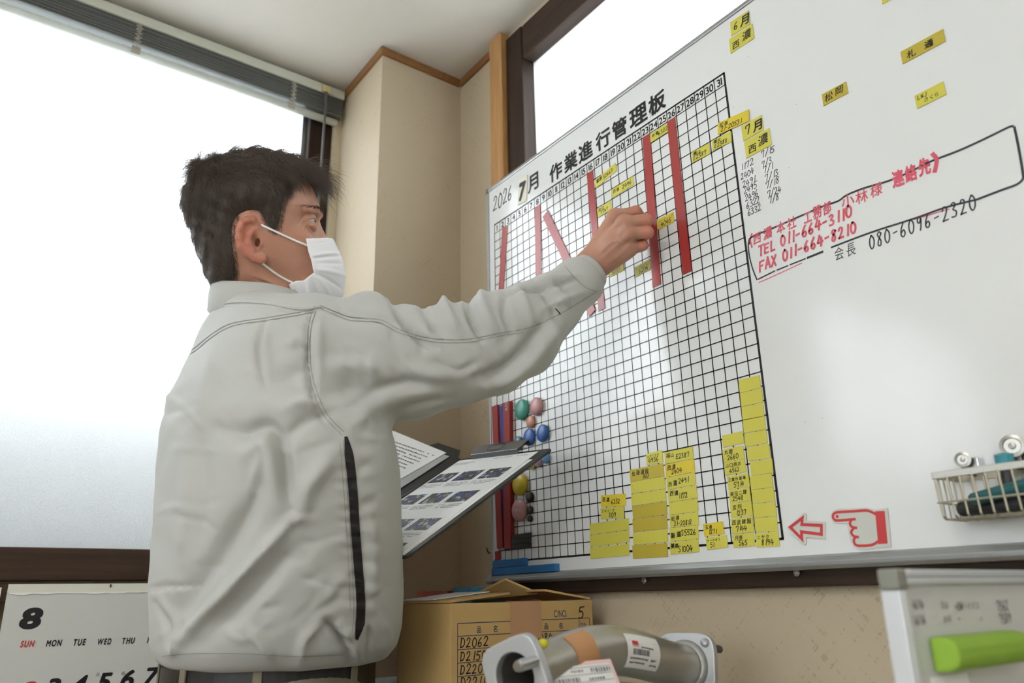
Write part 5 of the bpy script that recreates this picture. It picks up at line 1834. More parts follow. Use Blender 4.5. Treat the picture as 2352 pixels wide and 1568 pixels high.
# brow ridge, eye sockets, cheek bones
eye = {}
for s in (1, -1):
    ec = np.array([0.0845, hp(727, 509, .033)[1], s * 0.0335])
    eye[s] = ec
    F = smax(F, -ellip(HP_, ec + [.020, -.001, s * .004], np.eye(3), (0.0095, 0.0105, 0.017)), 0.008)
    F = smin(F, chain(HP_, [ec + [.0150, .0185, -s * .018], ec + [.0115, .0200, 0], ec + [.001, .0165, s * .019]], [.006, .0065, .005]), 0.010)
    F = smin(F, ellip(HP_, ec + [-.010, -.034, s * .016], np.eye(3), (0.018, 0.015, 0.013)), 0.016)
    # lids: a skin shell round the eyeball with an almond opening
    q_ = HP_ - ec.astype(np.float32)
    zz_ = 1 - (q_[..., 2] * s - .001) ** 2 / .0150 ** 2
    opn = np.maximum(np.maximum(q_[..., 1] - .0040 * zz_, -.0026 * zz_ - q_[..., 1]), np.maximum(ball(HP_, ec, .024), -q_[..., 0] + .001))
    F = smin(F, ball(HP_, ec, .0141), 0.005)
    F = smax(F, -opn, 0.0012)
    crease = [ec + [.0120, .0092, -s * .010], ec + [.0125, .0108, 0], ec + [.0085, .0098, s * .010], ec + [.0020, .0050, s * .0175]]
    F = smax(F, -(chain(HP_, crease, [.0008, .0010, .0010, .0007])), 0.0016)
    bag = [ec + [.0118, -.0095, -s * .008], ec + [.0108, -.0105, s * .003], ec + [.0060, -.0085, s * .013]]
    F = smin(F, chain(HP_, bag, [.0022, .0030, .0024]), 0.005)
# mouth under the mask
F = smin(F, chain(HP_, [hp(757, 622, 0) + [-.006, 0, -.02], hp(757, 622, 0) + [-.001, 0, 0], hp(757, 622, 0) + [-.006, 0, .02]], [.004, .005, .004]), 0.006)
F = smin(F, chain(HP_, [hp(758, 640, 0) + [-.008, 0, -.018], hp(758, 640, 0) + [-.003, 0, 0], hp(758, 640, 0) + [-.008, 0, .018]], [.004, .005, .004]), 0.006)
# neck
nk0, nk1, nk2 = HB @ (np.array((0.1585, -0.6114, 1.5418)) - HO), HB @ (np.array((0.1347, -0.5932, 1.4833)) - HO), HB @ (np.array((0.1086, -0.5699, 1.4098)) - HO)
F = smin(F, tube_e(HP_, [nk0, nk1, nk2], [.058, .062, .070], [.056, .060, .070], np.array([1.0, 0, 0])), 0.03)
for s in (1, -1):
    F = smin(F, chain(HP_, [hp(585, 625, .050) * [1, 1, s], hp(640, 668, .046) * [1, 1, s], hp(700, 735, .020) * [1, 1, s]], [.011, .011, .010]), 0.016)
FNE = F.copy()
# near and far ear
for s in (1, -1):
    def ep(a, b, z):
        return hp(a, b, z) * np.array([1, 1, s])
    zt = 0.074
    pl0 = [ep(588, 516, zt + .004), ep(580, 505, zt + .007), ep(568, 505, zt + .011), ep(556, 513, zt + .015), ep(550, 528, zt + .018), ep(549, 546, zt + .018), ep(555, 564, zt + .016), ep(568, 580, zt + .012), ep(584, 592, zt + .008), ep(598, 597, zt + .005)]
    E = None
    # thin shell of the auricle
    sh_ax = nrm(ep(549, 546, zt + .016) - ep(594, 540, zt + .001))
    lg = nrm(ep(602, 598, zt + .004) - ep(574, 505, zt + .009))
    nr = nrm(np.cross(sh_ax, lg))
    lg = np.cross(nr, sh_ax)
    E = ellip(HP_, ep(574, 545, zt + .006), np.stack([sh_ax, lg, nr]), (.0185, .0310, .0055))
    E = smin(E, chain(HP_, pl0, [.0030, .0038, .0042, .0042, .0042, .0042, .0044, .0046, .0050, .0056]), 0.004)
    E = smin(E, ball(HP_, ep(601, 593, zt + .003), .0072), 0.005)
    E = smax(E, -ellip(HP_, ep(573, 540, zt + .0195), np.stack([sh_ax, lg, nr]), (.0135, .0250, .0090)), 0.003)
    E = smin(E, chain(HP_, pl0, [.0030, .0036, .0040, .0041, .0041, .0041, .0043, .0046, .0050, .0056]), 0.0025)
    E = smax(E, -ellip(HP_, ep(585, 553, zt + .0100), np.stack([sh_ax, lg, nr]), (.0085, .0125, .0085)), 0.003)
    E = smax(E, -chain(HP_, [ep(584, 518, zt + .0135), ep(570, 518, zt + .0175), ep(562, 534, zt + .0205), ep(563, 554, zt + .0195)], [.0030, .0042, .0044, .0036]), 0.002)
    E = smin(E, chain(HP_, [ep(584, 526, zt + .008), ep(573, 540, zt + .0125), ep(571, 558, zt + .0125), ep(580, 574, zt + .009)], [.0026, .0030, .0030, .0034]), 0.004)
    E = smin(E, ball(HP_, ep(597, 560, zt + .0030), .0050), 0.004)
    E = smin(E, chain(HP_, [ep(592, 520, zt + .002), ep(588, 536, zt + .0045)], [.0030, .0024]), 0.004)
    F = smin(F, E, 0.0045)
    if s == 1:
        F = smax(F, -ellip(HP_, ep(591, 557, zt + .003), np.eye(3), (.0042, .0062, .012)), 0.003)
hv, hf = surface_nets(F, hlo, hh)
hv = relax(hv, hf, 1, 0.4)
HEADF = F
hv = hv @ HB + HO
hv = strokes(hv, hf, [
    ([(706, 492), (694, 500), (686, 513)], 2.2, -0.0011), ([(708, 505), (697, 512), (692, 522)], 1.8, -0.0009), ([(712, 517), (702, 522), (696, 532)], 1.8, -0.0009),
    ([(728, 521), (718, 524), (708, 522)], 2.2, -0.0012), ([(732, 528), (722, 533), (712, 532)], 2.5, -0.0009), ([(690, 450), (706, 452), (722, 462)], 2.5, -0.0006), ([(692, 438), (706, 440), (718, 446)], 2.5, -0.0006),
    ([(583, 640), (615, 655), (645, 690)], 4, -0.0022), ([(560, 650), (590, 665), (622, 690)], 4, -0.0018), ([(600, 640), (628, 652), (655, 686)], 3, 0.0012),
])

# --- right hand: chains of capsules
J = {
    'w': np.array((0.4289, -0.1000, 1.5583)), 'fa': np.array((0.4046, -0.1500, 1.5084)),
    'i0': np.array((0.4914, -0.0880, 1.6343)), 'i1': np.array((0.5165, -0.0620, 1.6396)), 'i2': np.array((0.5058, -0.0360, 1.6406)), 'i3': np.array((0.4921, -0.0180, 1.6377)),
    'm0': np.array((0.5173, -0.0930, 1.6099)), 'm1': np.array((0.5439, -0.0660, 1.6105)), 'm2': np.array((0.5158, -0.0380, 1.6246)), 'm3': np.array((0.4871, -0.0200, 1.6340)),
    'r0': np.array((0.5197, -0.0880, 1.5879)), 'r1': np.array((0.5399, -0.0620, 1.5901)), 'r2': np.array((0.5104, -0.0380, 1.6029)), 'r3': np.array((0.4842, -0.0260, 1.6109)),
    'l0': np.array((0.5058, -0.0780, 1.5722)), 'l1': np.array((0.5211, -0.0560, 1.5753)), 'l2': np.array((0.4970, -0.0360, 1.5859)), 'l3': np.array((0.4755, -0.0270, 1.5915)),
    't0': np.array((0.4342, -0.0780, 1.5960)), 't1': np.array((0.4480, -0.0500, 1.6348)), 't2': np.array((0.4667, -0.0320, 1.6444)), 't3': np.array((0.4788, -0.0150, 1.6450)),
}


def hand_field(P, J, sc=1.0):
    f = cone(P, J['fa'], J['w'], .034 * sc, .0275 * sc)
    pw = J['w']
    wr_u = nrm(J['i0'] - J['l0'])
    for nme, off, r0, r1 in (('i', .012, .0150, .0130), ('m', .004, .0155, .0130), ('r', -.005, .0150, .0125), ('l', -.013, .0150, .0120)):
        f = smin(f, cone(P, pw + wr_u * off, J[nme + '0'], r0 * sc, r1 * sc), 0.011)
    pc_ = (J['w'] * 1.2 + J['m0'] + J['r0'] + J['l0'] * .8) / 4.0
    pn = nrm(np.cross(J['i0'] - J['w'], J['l0'] - J['w']))
    if pn @ (J['m3'] - J['m0']) < 0:
        pn = -pn
    f = smin(f, ball(P, pc_ + pn * .008, .024 * sc), 0.014)
    f = smin(f, cone(P, pw - wr_u * .014 + pn * .004, J['l0'] - wr_u * .004 + pn * .006, .0165 * sc, .0125 * sc), 0.012)
    th = cone(P, J['t0'], J['t1'], .0160 * sc, .0115 * sc)
    th = smin(th, cone(P, J['t1'], J['t2'], .0112 * sc, .0102 * sc), .004)
    th = smin(th, cone(P, J['t2'], J['t3'], .0102 * sc, .0082 * sc), .003)
    f = smin(f, th, 0.008)
    fing = None
    for nme, r in (('i', .0104), ('m', .0108), ('r', .0102), ('l', .0090)):
        g_ = cone(P, J[nme + '0'], J[nme + '1'], r * 1.12 * sc, r * 1.0 * sc)
        g_ = smin(g_, ball(P, J[nme + '1'], r * 1.08 * sc), .003)
        g_ = smin(g_, cone(P, J[nme + '1'], J[nme + '2'], r * sc, r * .9 * sc), .003)
        g_ = smin(g_, cone(P, J[nme + '2'], J[nme + '3'], r * .9 * sc, r * .76 * sc), .003)
        fing = g_ if fing is None else smin(fing, g_, 0.0016)
    f = smin(f, fing, 0.006)
    for nme in 'imr':
        f = smin(f, ball(P, J[nme + '0'] - pn * .002, .0118 * sc), .008)
    return f


allp = np.array(list(J.values()))
gh = 0.0016
glo = allp.min(0) - 0.042
ga, GP = grid_of(glo, allp.max(0) + 0.036, gh)
gv, gf = surface_nets(hand_field(GP, J), glo, gh)
gv = relax(gv, gf, 1, 0.4)
gv = strokes(gv, gf, [([(1375, 585), (1410, 548), (1440, 513)], 4, 0.0012), ([(1378, 598), (1415, 565), (1446, 538)], 4, 0.0010), ([(1385, 612), (1418, 590), (1442, 570)], 4, 0.0008),
                      ([(1400, 560), (1420, 553), (1434, 560)], 3, 0.0010), ([(1400, 530), (1420, 520), (1432, 505)], 4, -0.0010), ([(1425, 545), (1440, 526), (1455, 522)], 4, -0.0016),
                      ([(1428, 570), (1446, 553), (1460, 549)], 4, -0.0014), ([(1452, 498), (1458, 492), (1464, 495)], 2.5, -0.0007), ([(1478, 498), (1480, 506), (1479, 514)], 2, -0.0006)])

# --- jacket, torso sections (height, half width, half depth, centre)
SEC = []
for (m, hp_, rat, D_) in (((0.1002, -0.5077, 0.9125), 252, .80, 1.195), ((0.1100, -0.5076, 0.9360), 275, .80, 1.195), ((0.1199, -0.5100, 0.9641), 283, .80, 1.195), ((0.1355, -0.5209, 1.0216), 287, .78, 1.195), ((0.1577, -0.5358, 1.1180), 285, .74, 1.20), ((0.1662, -0.5433, 1.1837), 281, .72, 1.21),
                      ((0.1664, -0.5543, 1.2517), 270, .69, 1.225), ((0.1568, -0.5639, 1.3092), 244, .66, 1.245), ((0.1546, -0.5687, 1.3602), 215, .60, 1.26), ((0.1499, -0.5736, 1.4054), 181, .56, 1.275), ((0.1483, -0.5790, 1.4430), 135, .60, 1.285), ((0.1487, -0.5860, 1.4725), 80, .85, 1.29)):
    hw_ = hp_ * D_ / FPX
    a = hw_ / math.sqrt(.5913 ** 2 + (rat * .8062) ** 2)
    SEC.append((m[2], a, a * rat, m[0], m[1]))
SEC = np.array(sorted(SEC))


def torso(P, grow_=0.0, ex=2.3):
    z = P[..., 2]
    a = np.interp(z, SEC[:, 0], SEC[:, 1]).astype(np.float32) + grow_
    b = np.interp(z, SEC[:, 0], SEC[:, 2]).astype(np.float32) + grow_
    x = np.abs(P[..., 0] - np.interp(z, SEC[:, 0], SEC[:, 3]).astype(np.float32)) / a
    y = np.abs(P[..., 1] - np.interp(z, SEC[:, 0], SEC[:, 4]).astype(np.float32)) / b
    f = ((x ** ex + y ** ex) ** (1 / ex) - 1) * np.minimum(a, b)
    f = smax(f, z - (SEC[-1, 0] + 0.004 + grow_), 0.02)
    return smax(f, (SEC[0, 0] - grow_) - z, 0.012)


ARM = [np.array(p) for p in ((0.2861, -0.5430, 1.3621), (0.3229, -0.4674, 1.3470), (0.3455, -0.4042, 1.3515), (0.3684, -0.3385, 1.3679), (0.3860, -0.2828, 1.3897), (0.3981, -0.2308, 1.4207), (0.4135, -0.1796, 1.4707), (0.4313, -0.1271, 1.5209), (0.4371, -0.1086, 1.5397))]
AA = [.084, .094, .083, .076, .077, .073, .052, .041, .036]
AB = [.078, .076, .070, .064, .060, .055, .049, .040, .034]
CXY = np.array([np.interp(1.40, SEC[:, 0], SEC[:, 3]), np.interp(1.40, SEC[:, 0], SEC[:, 4])])
LSH = np.array([CXY[0] - .185, CXY[1] + .005, 1.395])
LEL = np.array([CXY[0] - .275, CXY[1] + .13, 1.135])
LWR = (BL_ * .45 + T_ * .55) + e1 * 0.42 - nC * 0.055
LARM = [LSH, LEL, LEL + (LWR - LEL) * .85]
NB = np.array((0.1368, -0.5886, 1.4641))


def jacket(P, g_=0.0):
    f = torso(P, g_)
    f = smin(f, chain(P, [NB - [0, 0, .055], ARM[0]], [.056 + g_, .080 + g_]), 0.05)
    f = smin(f, chain(P, [NB - [0, 0, .055], LSH], [.056 + g_, .074 + g_]), 0.05)
    f = smin(f, tube_e(P, ARM, [a + g_ for a in AA], [a + g_ for a in AB], UP, 0.02), 0.016)
    f = smin(f, chain(P, LARM, [.078 + g_, .062 + g_, .045 + g_]), 0.03)
    return f


jh = 0.0047
jlo, jhi = (-0.30, -0.80, 0.86), (0.52, -0.04, 1.56)
ja, JP = grid_of(jlo, jhi, jh)
JF = jacket(JP)
# opening at the wrist
wax = nrm(ARM[-1] - ARM[-2])
JF = smax(JF, ((JP - (ARM[-1] - wax * .004).astype(np.float32)) @ wax.astype(np.float32)), 0.004)
jv, jf = surface_nets(JF, jlo, jh)
jv = relax(jv, jf, 3, 0.5)
FOLDS = [
    # back: yoke pleat and the soft sag fold under the shoulder blade
    ([(610, 728), (600, 760), (592, 790), (598, 840), (612, 900)], 9, -0.0055), ([(622, 740), (612, 790), (620, 850)], 10, 0.0035),
    ([(500, 985), (560, 995), (610, 978), (640, 1000), (655, 1060), (662, 1120), (676, 1165)], 20, -0.0105), ([(560, 1045), (600, 1022), (622, 1050), (630, 1110), (640, 1160)], 20, 0.0075),
    ([(690, 1180), (700, 1130), (730, 1085), (760, 1050)], 26, 0.0085), ([(650, 1010), (700, 970), (760, 950)], 20, -0.0060),
    ([(400, 1492), (460, 1420), (520, 1362), (580, 1295), (630, 1240), (672, 1190)], 17, 0.0095), ([(405, 1430), (450, 1350), (510, 1270), (560, 1190), (590, 1120)], 30, -0.0115),
    ([(470, 1475), (560, 1390), (640, 1300), (700, 1250)], 26, -0.0060), ([(560, 1160), (590, 1080), (600, 1030)], 14, 0.0035),
    ([(420, 1000), (430, 1150), (415, 1290)], 22, 0.0040), ([(455, 960), (470, 1120), (450, 1260)], 20, -0.0035), ([(490, 800), (470, 900), (455, 1000)], 22, 0.0035),
    ([(346, 1352), (390, 1346), (438, 1350)], 7, -0.0040), ([(356, 1385), (380, 1440), (395, 1490)], 8, -0.0050), ([(372, 1370), (400, 1430), (402, 1490)], 8, 0.0040),
    ([(752, 1425), (772, 1450), (795, 1480), (805, 1515)], 11, -0.0100), ([(735, 1432), (700, 1470), (690, 1520)], 16, 0.0050), ([(780, 1440), (810, 1480), (822, 1510)], 10, 0.0060),
    ([(560, 1440), (600, 1480), (620, 1520)], 16, 0.0040), ([(850, 1180), (858, 1280), (850, 1400)], 18, 0.0035), ([(872, 1420), (890, 1460), (880, 1500)], 12, 0.0040), ([(845, 1430), (850, 1470), (840, 1510)], 8, -0.0050),
    ([(494, 706), (545, 697), (615, 701), (685, 713), (742, 708)], 5, -0.0040),
    # shoulder and armhole
    ([(712, 720), (708, 780), (712, 850), (725, 920), (752, 965), (790, 1003)], 9, -0.0050), ([(735, 735), (730, 800), (735, 860)], 12, 0.0040),
    ([(735, 905), (775, 900), (830, 890)], 24, -0.0050), ([(745, 850), (800, 838), (880, 850)], 26, 0.0060), ([(660, 790), (690, 780), (710, 800)], 18, 0.0040),
    ([(620, 880), (670, 860), (706, 850)], 20, -0.0040), ([(650, 940), (700, 920), (735, 935)], 16, 0.0045),
    ([(800, 990), (850, 940), (930, 905), (1010, 905)], 24, 0.0050), ([(880, 960), (960, 925), (1040, 915)], 14, -0.0035),
    # top of the sleeve
] + [(p, w, a * 1.45) for p, w, a in [
    ([(760, 700), (830, 722), (905, 742)], 10, -0.0035), ([(800, 690), (850, 682), (885, 690)], 15, 0.0050), ([(905, 695), (928, 735), (965, 775), (1000, 800)], 12, -0.0085),
    ([(1018, 670), (1025, 715), (1055, 765)], 15, 0.0075), ([(1072, 680), (1082, 725), (1108, 775)], 10, -0.0080), ([(1108, 665), (1112, 715), (1140, 775)], 14, 0.0070), ([(965, 690), (985, 730), (1020, 775)], 11, -0.0045), ([(1160, 672), (1160, 720), (1180, 770)], 12, -0.0060),
    ([(1190, 655), (1205, 700), (1225, 745)], 12, 0.0050), ([(1090, 870), (1150, 850), (1205, 800), (1250, 740)], 16, -0.0060), ([(1120, 890), (1180, 860), (1235, 805), (1280, 750)], 16, 0.0060),
    ([(1230, 650), (1262, 690), (1280, 735)], 8, -0.0050), ([(1255, 640), (1285, 672), (1310, 700)], 8, 0.0040), ([(1318, 646), (1280, 655), (1215, 668), (1165, 672)], 5, -0.0052), ([(1322, 634), (1275, 642), (1205, 654)], 7, 0.0040), ([(1340, 672), (1290, 690), (1240, 712)], 7, 0.0030), ([(930, 850), (1000, 862), (1080, 845)], 24, 0.0040),
    ([(850, 900), (920, 880), (990, 880)], 16, -0.0040), ([(1000, 830), (1050, 850), (1100, 830)], 12, -0.0035),
]]
for ln_, st_, hl_ in (([(788, 1020), (795, 1100), (802, 1200), (808, 1300), (812, 1400)], 30, 24), ([(722, 715), (710, 750), (706, 790), (710, 850), (723, 905), (748, 957)], 22, 18), ([(835, 1010), (842, 1120), (850, 1230), (852, 1340), (846, 1430)], 44, 26)):
    p_ = catmull(ln_, 30)
    s_ = np.concatenate([[0], np.cumsum(np.linalg.norm(np.diff(p_, axis=0), axis=1))])
    for q_ in np.arange(10, s_[-1], st_ * .5):
        i_ = int(np.searchsorted(s_, q_))
        t_ = nrm(p_[min(i_ + 1, len(p_) - 1)] - p_[max(i_ - 1, 0)])
        n_ = np.array([t_[1], -t_[0]])
        c_ = p_[min(i_, len(p_) - 1)]
        k_ = 1 if round(q_ / (st_ * .5)) % 2 else -1
        FOLDS.append(([c_ - n_ * hl_ * .9, c_ + t_ * 3, c_ + n_ * hl_ * .9 + t_ * 5], st_ * .24, .0011 * k_ * rnd.uniform(.4, 1.2)))
for _ in range(70):
    c_ = np.array([rnd.uniform(380, 880), rnd.uniform(780, 1480)])
    a_ = rnd.uniform(-.5, .9) - (.5 if c_[1] > 1050 else 0)
    d_ = np.array([math.cos(a_), math.sin(a_)]) * rnd.uniform(25, 70)
    FOLDS.append(([c_ - d_, c_ + np.array([-d_[1], d_[0]]) * rnd.uniform(-.15, .15), c_ + d_], rnd.uniform(7, 14), rnd.choice((-1, 1)) * rnd.uniform(.0006, .0016)))
for _ in range(40):
    t_ = rnd.uniform(0, 1)
    c_ = np.array([780 + 520 * t_, 830 - 130 * t_ ** 2 + rnd.uniform(-110, 90) * (1 - .4 * t_)])
    a_ = rnd.uniform(.6, 1.8)
    d_ = np.array([math.cos(a_), math.sin(a_)]) * rnd.uniform(20, 50)
    FOLDS.append(([c_ - d_, c_ + np.array([-d_[1], d_[0]]) * rnd.uniform(-.2, .2), c_ + d_], rnd.uniform(6, 12), rnd.choice((-1, 1)) * rnd.uniform(.0007, .0018)))
jv = strokes(jv, jf, [(p, w * .82, a * 1.55) for p, w, a in FOLDS])
nj = vnormals(jv, jf)
wob = (np.sin(jv[:, 0] * 41 + 3 * np.sin(jv[:, 2] * 23)) * np.sin(jv[:, 2] * 37 + 2 * np.sin(jv[:, 1] * 29)) * 0.0011)
jv = jv + nj * wob[:, None]
jk = link_mesh('jacket', jv, jf, CLOTH, person, smooth=True)
tree = BVHTree.FromPolygons([Vector(p) for p in jv], [tuple(int(i) for i in q) for q in jf])


def on_cloth(px_, py_, off):
    r = RT * ((px_ - 1176) / FPX) - UP * ((py_ - 784) / FPX) + FW
    hit = tree.ray_cast(Vector(CAM), Vector(nrm(r)))
    if hit[0] is None:
        return None
    nn = np.array(hit[1])
    if nn @ r > 0:
        nn = -nn
    return np.array(hit[0]) + nn * off


def seam(mb, pts, wd, off=0.0009, taper=False):
    p = catmull(pts, 8)
    t = np.gradient(p, axis=0)
    t /= np.maximum(np.linalg.norm(t, axis=1), 1e-9)[:, None]
    nn = np.stack([-t[:, 1], t[:, 0]], 1)
    A, B = [], []
    for i, (q, n_) in enumerate(zip(p, nn)):
        w_ = wd / 2 * (min(1, 6 * min(i / (len(p) - 1), 1 - i / (len(p) - 1)) + .35) if taper else 1)
        a, b = on_cloth(*(q + n_ * w_), off), on_cloth(*(q - n_ * w_), off)
        if a is None or b is None or np.linalg.norm(a - b) > 0.06:
            continue
        A.append(a)
        B.append(b)
    k = len(A)
    mb.add(A + B, [(i, i + 1, k + i + 1, k + i) for i in range(k - 1) if np.linalg.norm(np.array(A[i]) - np.array(A[i + 1])) < .05])


sm_ = MB()
SEAMS = [[(402, 828), (446, 800), (490, 765), (535, 742), (612, 730), (660, 722), (722, 711)], [(404, 834), (448, 806), (492, 771), (537, 748), (613, 736), (661, 728), (722, 717)],
         [(722, 703), (710, 740), (705, 790), (709, 850), (722, 905), (746, 957), (786, 1000)], [(729, 705), (717, 742), (712, 790), (716, 850), (729, 903), (753, 953), (790, 992)],
         [(735, 702), (770, 716), (807, 729), (872, 734), (920, 758), (1000, 778), (1080, 778), (1140, 766), (1200, 756), (1260, 734), (1320, 700), (1372, 668)],
         [(736, 709), (770, 723), (806, 736), (870, 741), (918, 765), (1000, 785), (1080, 785), (1140, 773), (1202, 763)],
         [(1298, 612), (1318, 636), (1342, 658), (1370, 670)],
         [(788, 1010), (795, 1100), (802, 1200), (808, 1300), (812, 1400), (808, 1450)], [(780, 1015), (787, 1100), (794, 1200), (800, 1300), (804, 1400)],
         [(497, 702), (545, 695), (615, 699), (685, 711), (740, 706)],
         [(372, 1506), (440, 1500), (560, 1500), (680, 1506), (790, 1502)]]
for s in SEAMS:
    seam(sm_, s, 1.5)
sm_.build('stitching', SEAM, jk)
sv = MB()
seam(sv, [(794, 1002), (803, 1060), (810, 1130), (815, 1210), (822, 1300), (827, 1360), (827, 1420), (818, 1468)], 21, 0.0012, True)
sv.build('side_vent', mat('black_mesh', (26, 25, 26), 0.7, bump=(700, 0.4, 0.0006)), jk)
lo_ = MB()
seam(lo_, [(1276, 708), (1281, 714), (1287, 722)], 2.5, 0.001)
lo_.build('pocket_slit', mat('dark_thread', (56, 56, 52), 0.8), jk)

# collar: a standing band round the neck
co = MB()
NCt = np.array((0.1430, -0.5897, 1.4876))
ring = []
for i in range(64):
    a = 2 * math.pi * i / 64
    fr_c, si = math.cos(a), math.sin(a)
    ring.append((fr_c, si))
rows_ = []
for (t, rf, rs, dz) in ((0.0, .0865, .0865, -.032), (0.2, .0895, .0900, -.028), (0.5, .0875, .0860, .000), (0.85, .0835, .0805, .015), (1.0, .0815, .0780, .0195), (1.0, .0785, .0750, .0195), (0.5, .0800, .0770, .002), (0.0, .083, .080, -.020)):
    row = []
    for c_, s_2 in ring:
        drop = -0.020 * max(0, c_) ** 1.5 + 0.004 * max(0, -c_)
        row.append(NCt + HF * rf * (c_ + 0.10) + HS * rs * s_2 + HU * (dz + drop))
    rows_.append(row)
vv = [p for r_ in rows_ for p in r_]
ff = []
for i in range(len(rows_) - 1):
    for j in range(64):
        if j in (0, 63):
            continue
        ff.append((i * 64 + j, i * 64 + (j + 1) % 64, (i + 1) * 64 + (j + 1) % 64, (i + 1) * 64 + j))
co.add(vv, ff)
co.build('collar', CLOTH, jk, smooth=True)
# cuff
cu = MB()
c0_, c1_ = ARM[-1] - wax * 0.030, ARM[-1] + wax * 0.008
u_ = nrm(UP - wax * (UP @ wax))
w_ = np.cross(wax, u_)
rows_ = []
for (t, k_) in ((-.12, 1.0), (0.0, 1.07), (.5, 1.04), (.92, 1.00), (1.0, .985), (1.0, .92), (.4, .92)):
    c_ = c0_ + (c1_ - c0_) * t
    rows_.append([c_ + k_ * ((.0385 - .0035 * t) * math.cos(a) * u_ + (.0365 - .0035 * t) * math.sin(a) * w_) for a in np.linspace(0, 2 * math.pi, 48, endpoint=False)])
vv = [p for r_ in rows_ for p in r_]
ff = [(i * 48 + j, i * 48 + (j + 1) % 48, (i + 1) * 48 + (j + 1) % 48, (i + 1) * 48 + j) for i in range(len(rows_) - 1) for j in range(48)]
cuf = cu.add(vv, ff).build('cuff', CLOTH, jk, smooth=True)

# --- body under the clothes joined with head and hand into one mesh
HIP = np.array([SEC[0, 3], SEC[0, 4], 0.93])
LEG = {1: [HIP + [.085, .0, -.06], np.array([HIP[0] + .10, HIP[1] + .03, .48]), np.array([HIP[0] + .11, HIP[1] - .01, .085])],
       -1: [HIP + [-.085, .0, -.06], np.array([HIP[0] - .12, HIP[1] + .03, .48]), np.array([HIP[0] - .14, HIP[1] - .01, .085])]}
bh = 0.009
blo, bhi = (-0.32, -0.80, 0.02), (0.52, -0.08, 1.57)
ba_, BP = grid_of(blo, bhi, bh)
BF = torso(BP, -0.028)
BF = smin(BF, chain(BP, [NB, ARM[0]], [.045, .055]), .04)
BF = smin(BF, chain(BP, [NB, LSH], [.045, .055]), .04)
BF = smin(BF, chain(BP, [ARM[0], ARM[3], ARM[5], ARM[-1]], [.052, .044, .038, .026]), .02)
BF = smin(BF, chain(BP, LARM + [LWR], [.050, .042, .030, .026]), .02)
BF = smin(BF, cone(BP, NB - [0, 0, .05], NB + [0, 0, .03], .055, .050), .02)
for s in (1, -1):
    BF = smin(BF, chain(BP, LEG[s], [.080, .056, .040]), .02)
bv, bf = surface_nets(BF, blo, bh)
# left hand under the folder
fx = nrm(-e1)
fy = nrm(e2)
gnd = LWR
fwd_ = nrm((BL_ * .42 + T_ * .58 - e1 * .20) - gnd - nC * 0.030)
lat = nrm(np.cross(nC, fwd_))
JL = {'w': gnd, 'fa': gnd - fwd_ * .06}
for i, nme in enumerate('imrl'):
    L = (.036, .040, .037, .030)[i]
    b0 = gnd + fwd_ * (.082 - .004 * abs(i - 1)) + lat * (.030 - .020 * i) + nC * 0.002
    JL[nme + '0'] = b0
    JL[nme + '1'] = b0 + fwd_ * L + nC * .004
    JL[nme + '2'] = JL[nme + '1'] + fwd_ * L * .62 + nC * .006
    JL[nme + '3'] = JL[nme + '2'] + fwd_ * L * .5 + nC * .004
JL['t0'] = gnd + fwd_ * .028 + lat * .024
JL['t1'] = gnd + fwd_ * .055 + lat * .052 + nC * .004
JL['t2'] = gnd + fwd_ * .080 + lat * .064 + nC * .008
JL['t3'] = gnd + fwd_ * .102 + lat * .066 + nC * .010
lp = np.array(list(JL.values()))
la, LP_ = grid_of(lp.min(0) - .04, lp.max(0) + .035, 0.0022)
lv, lf_ = surface_nets(hand_field(LP_, JL), lp.min(0) - .04, 0.0022)
V_ = np.vstack([hv, gv, bv, lv])
F_ = np.vstack([hf, gf + len(hv), bf + len(hv) + len(gv), lf_ + len(hv) + len(gv) + len(bv)])
body = link_mesh('body', V_, F_, SKIN, person, smooth=True)
# ears and knuckles are a little redder than the rest of the skin
lc_ = (V_ - HO) @ HB.T
fl = .6 * sstep(np.abs(lc_[:, 2]), .074, .090) * (np.linalg.norm(lc_, axis=1) < .12)
kn = np.min([np.linalg.norm(V_ - J[k], axis=1) for k in ('i1', 'm1', 'r1', 'l1')], axis=0)
fl = np.maximum(fl, .7 * (1 - sstep(kn, .006, .020)))
at_ = body.data.attributes.new('flush', 'FLOAT', 'POINT')
at_.data.foreach_set('value', fl.astype(np.float32))
nt = SKIN.node_tree
b_ = nt.nodes['Principled BSDF']
src = b_.inputs['Base Color'].links[0].from_socket
an_ = nt.nodes.new('ShaderNodeAttribute')
an_.attribute_name = 'flush'
mx_ = nt.nodes.new('ShaderNodeMix')
mx_.data_type = 'RGBA'
nt.links.new(an_.outputs['Fac'], mx_.inputs[0])
nt.links.new(src, mx_.inputs[6])
mx_.inputs[7].default_value = lin((204, 122, 102)) + (1,)
nt.links.new(mx_.outputs[2], b_.inputs['Base Color'])

# eyes
for s in (1, -1):
    ec = HO + eye[s] @ HB
    gaze = nrm(HF * .93 + HU * .10 + HS * .05 * s + HS * .10)
    ew = MB().lathe([(0.0122 * math.sin(a), -0.0122 * math.cos(a)) for a in np.linspace(0.02, math.pi - 0.02, 20)], ec + HF * .0004, gaze, 28)
    eo = ew.build('eye', mat('eye_white', (178, 172, 164), 0.2), person, smooth=True)
    MB().lathe([(0, .0117), (.0054, .01105), (.0050, .0116), (.0, .0126)], ec + HF * .0004, gaze, 24).build('iris', mat('dark_iris', (44, 32, 26), 0.12), eo, smooth=True)

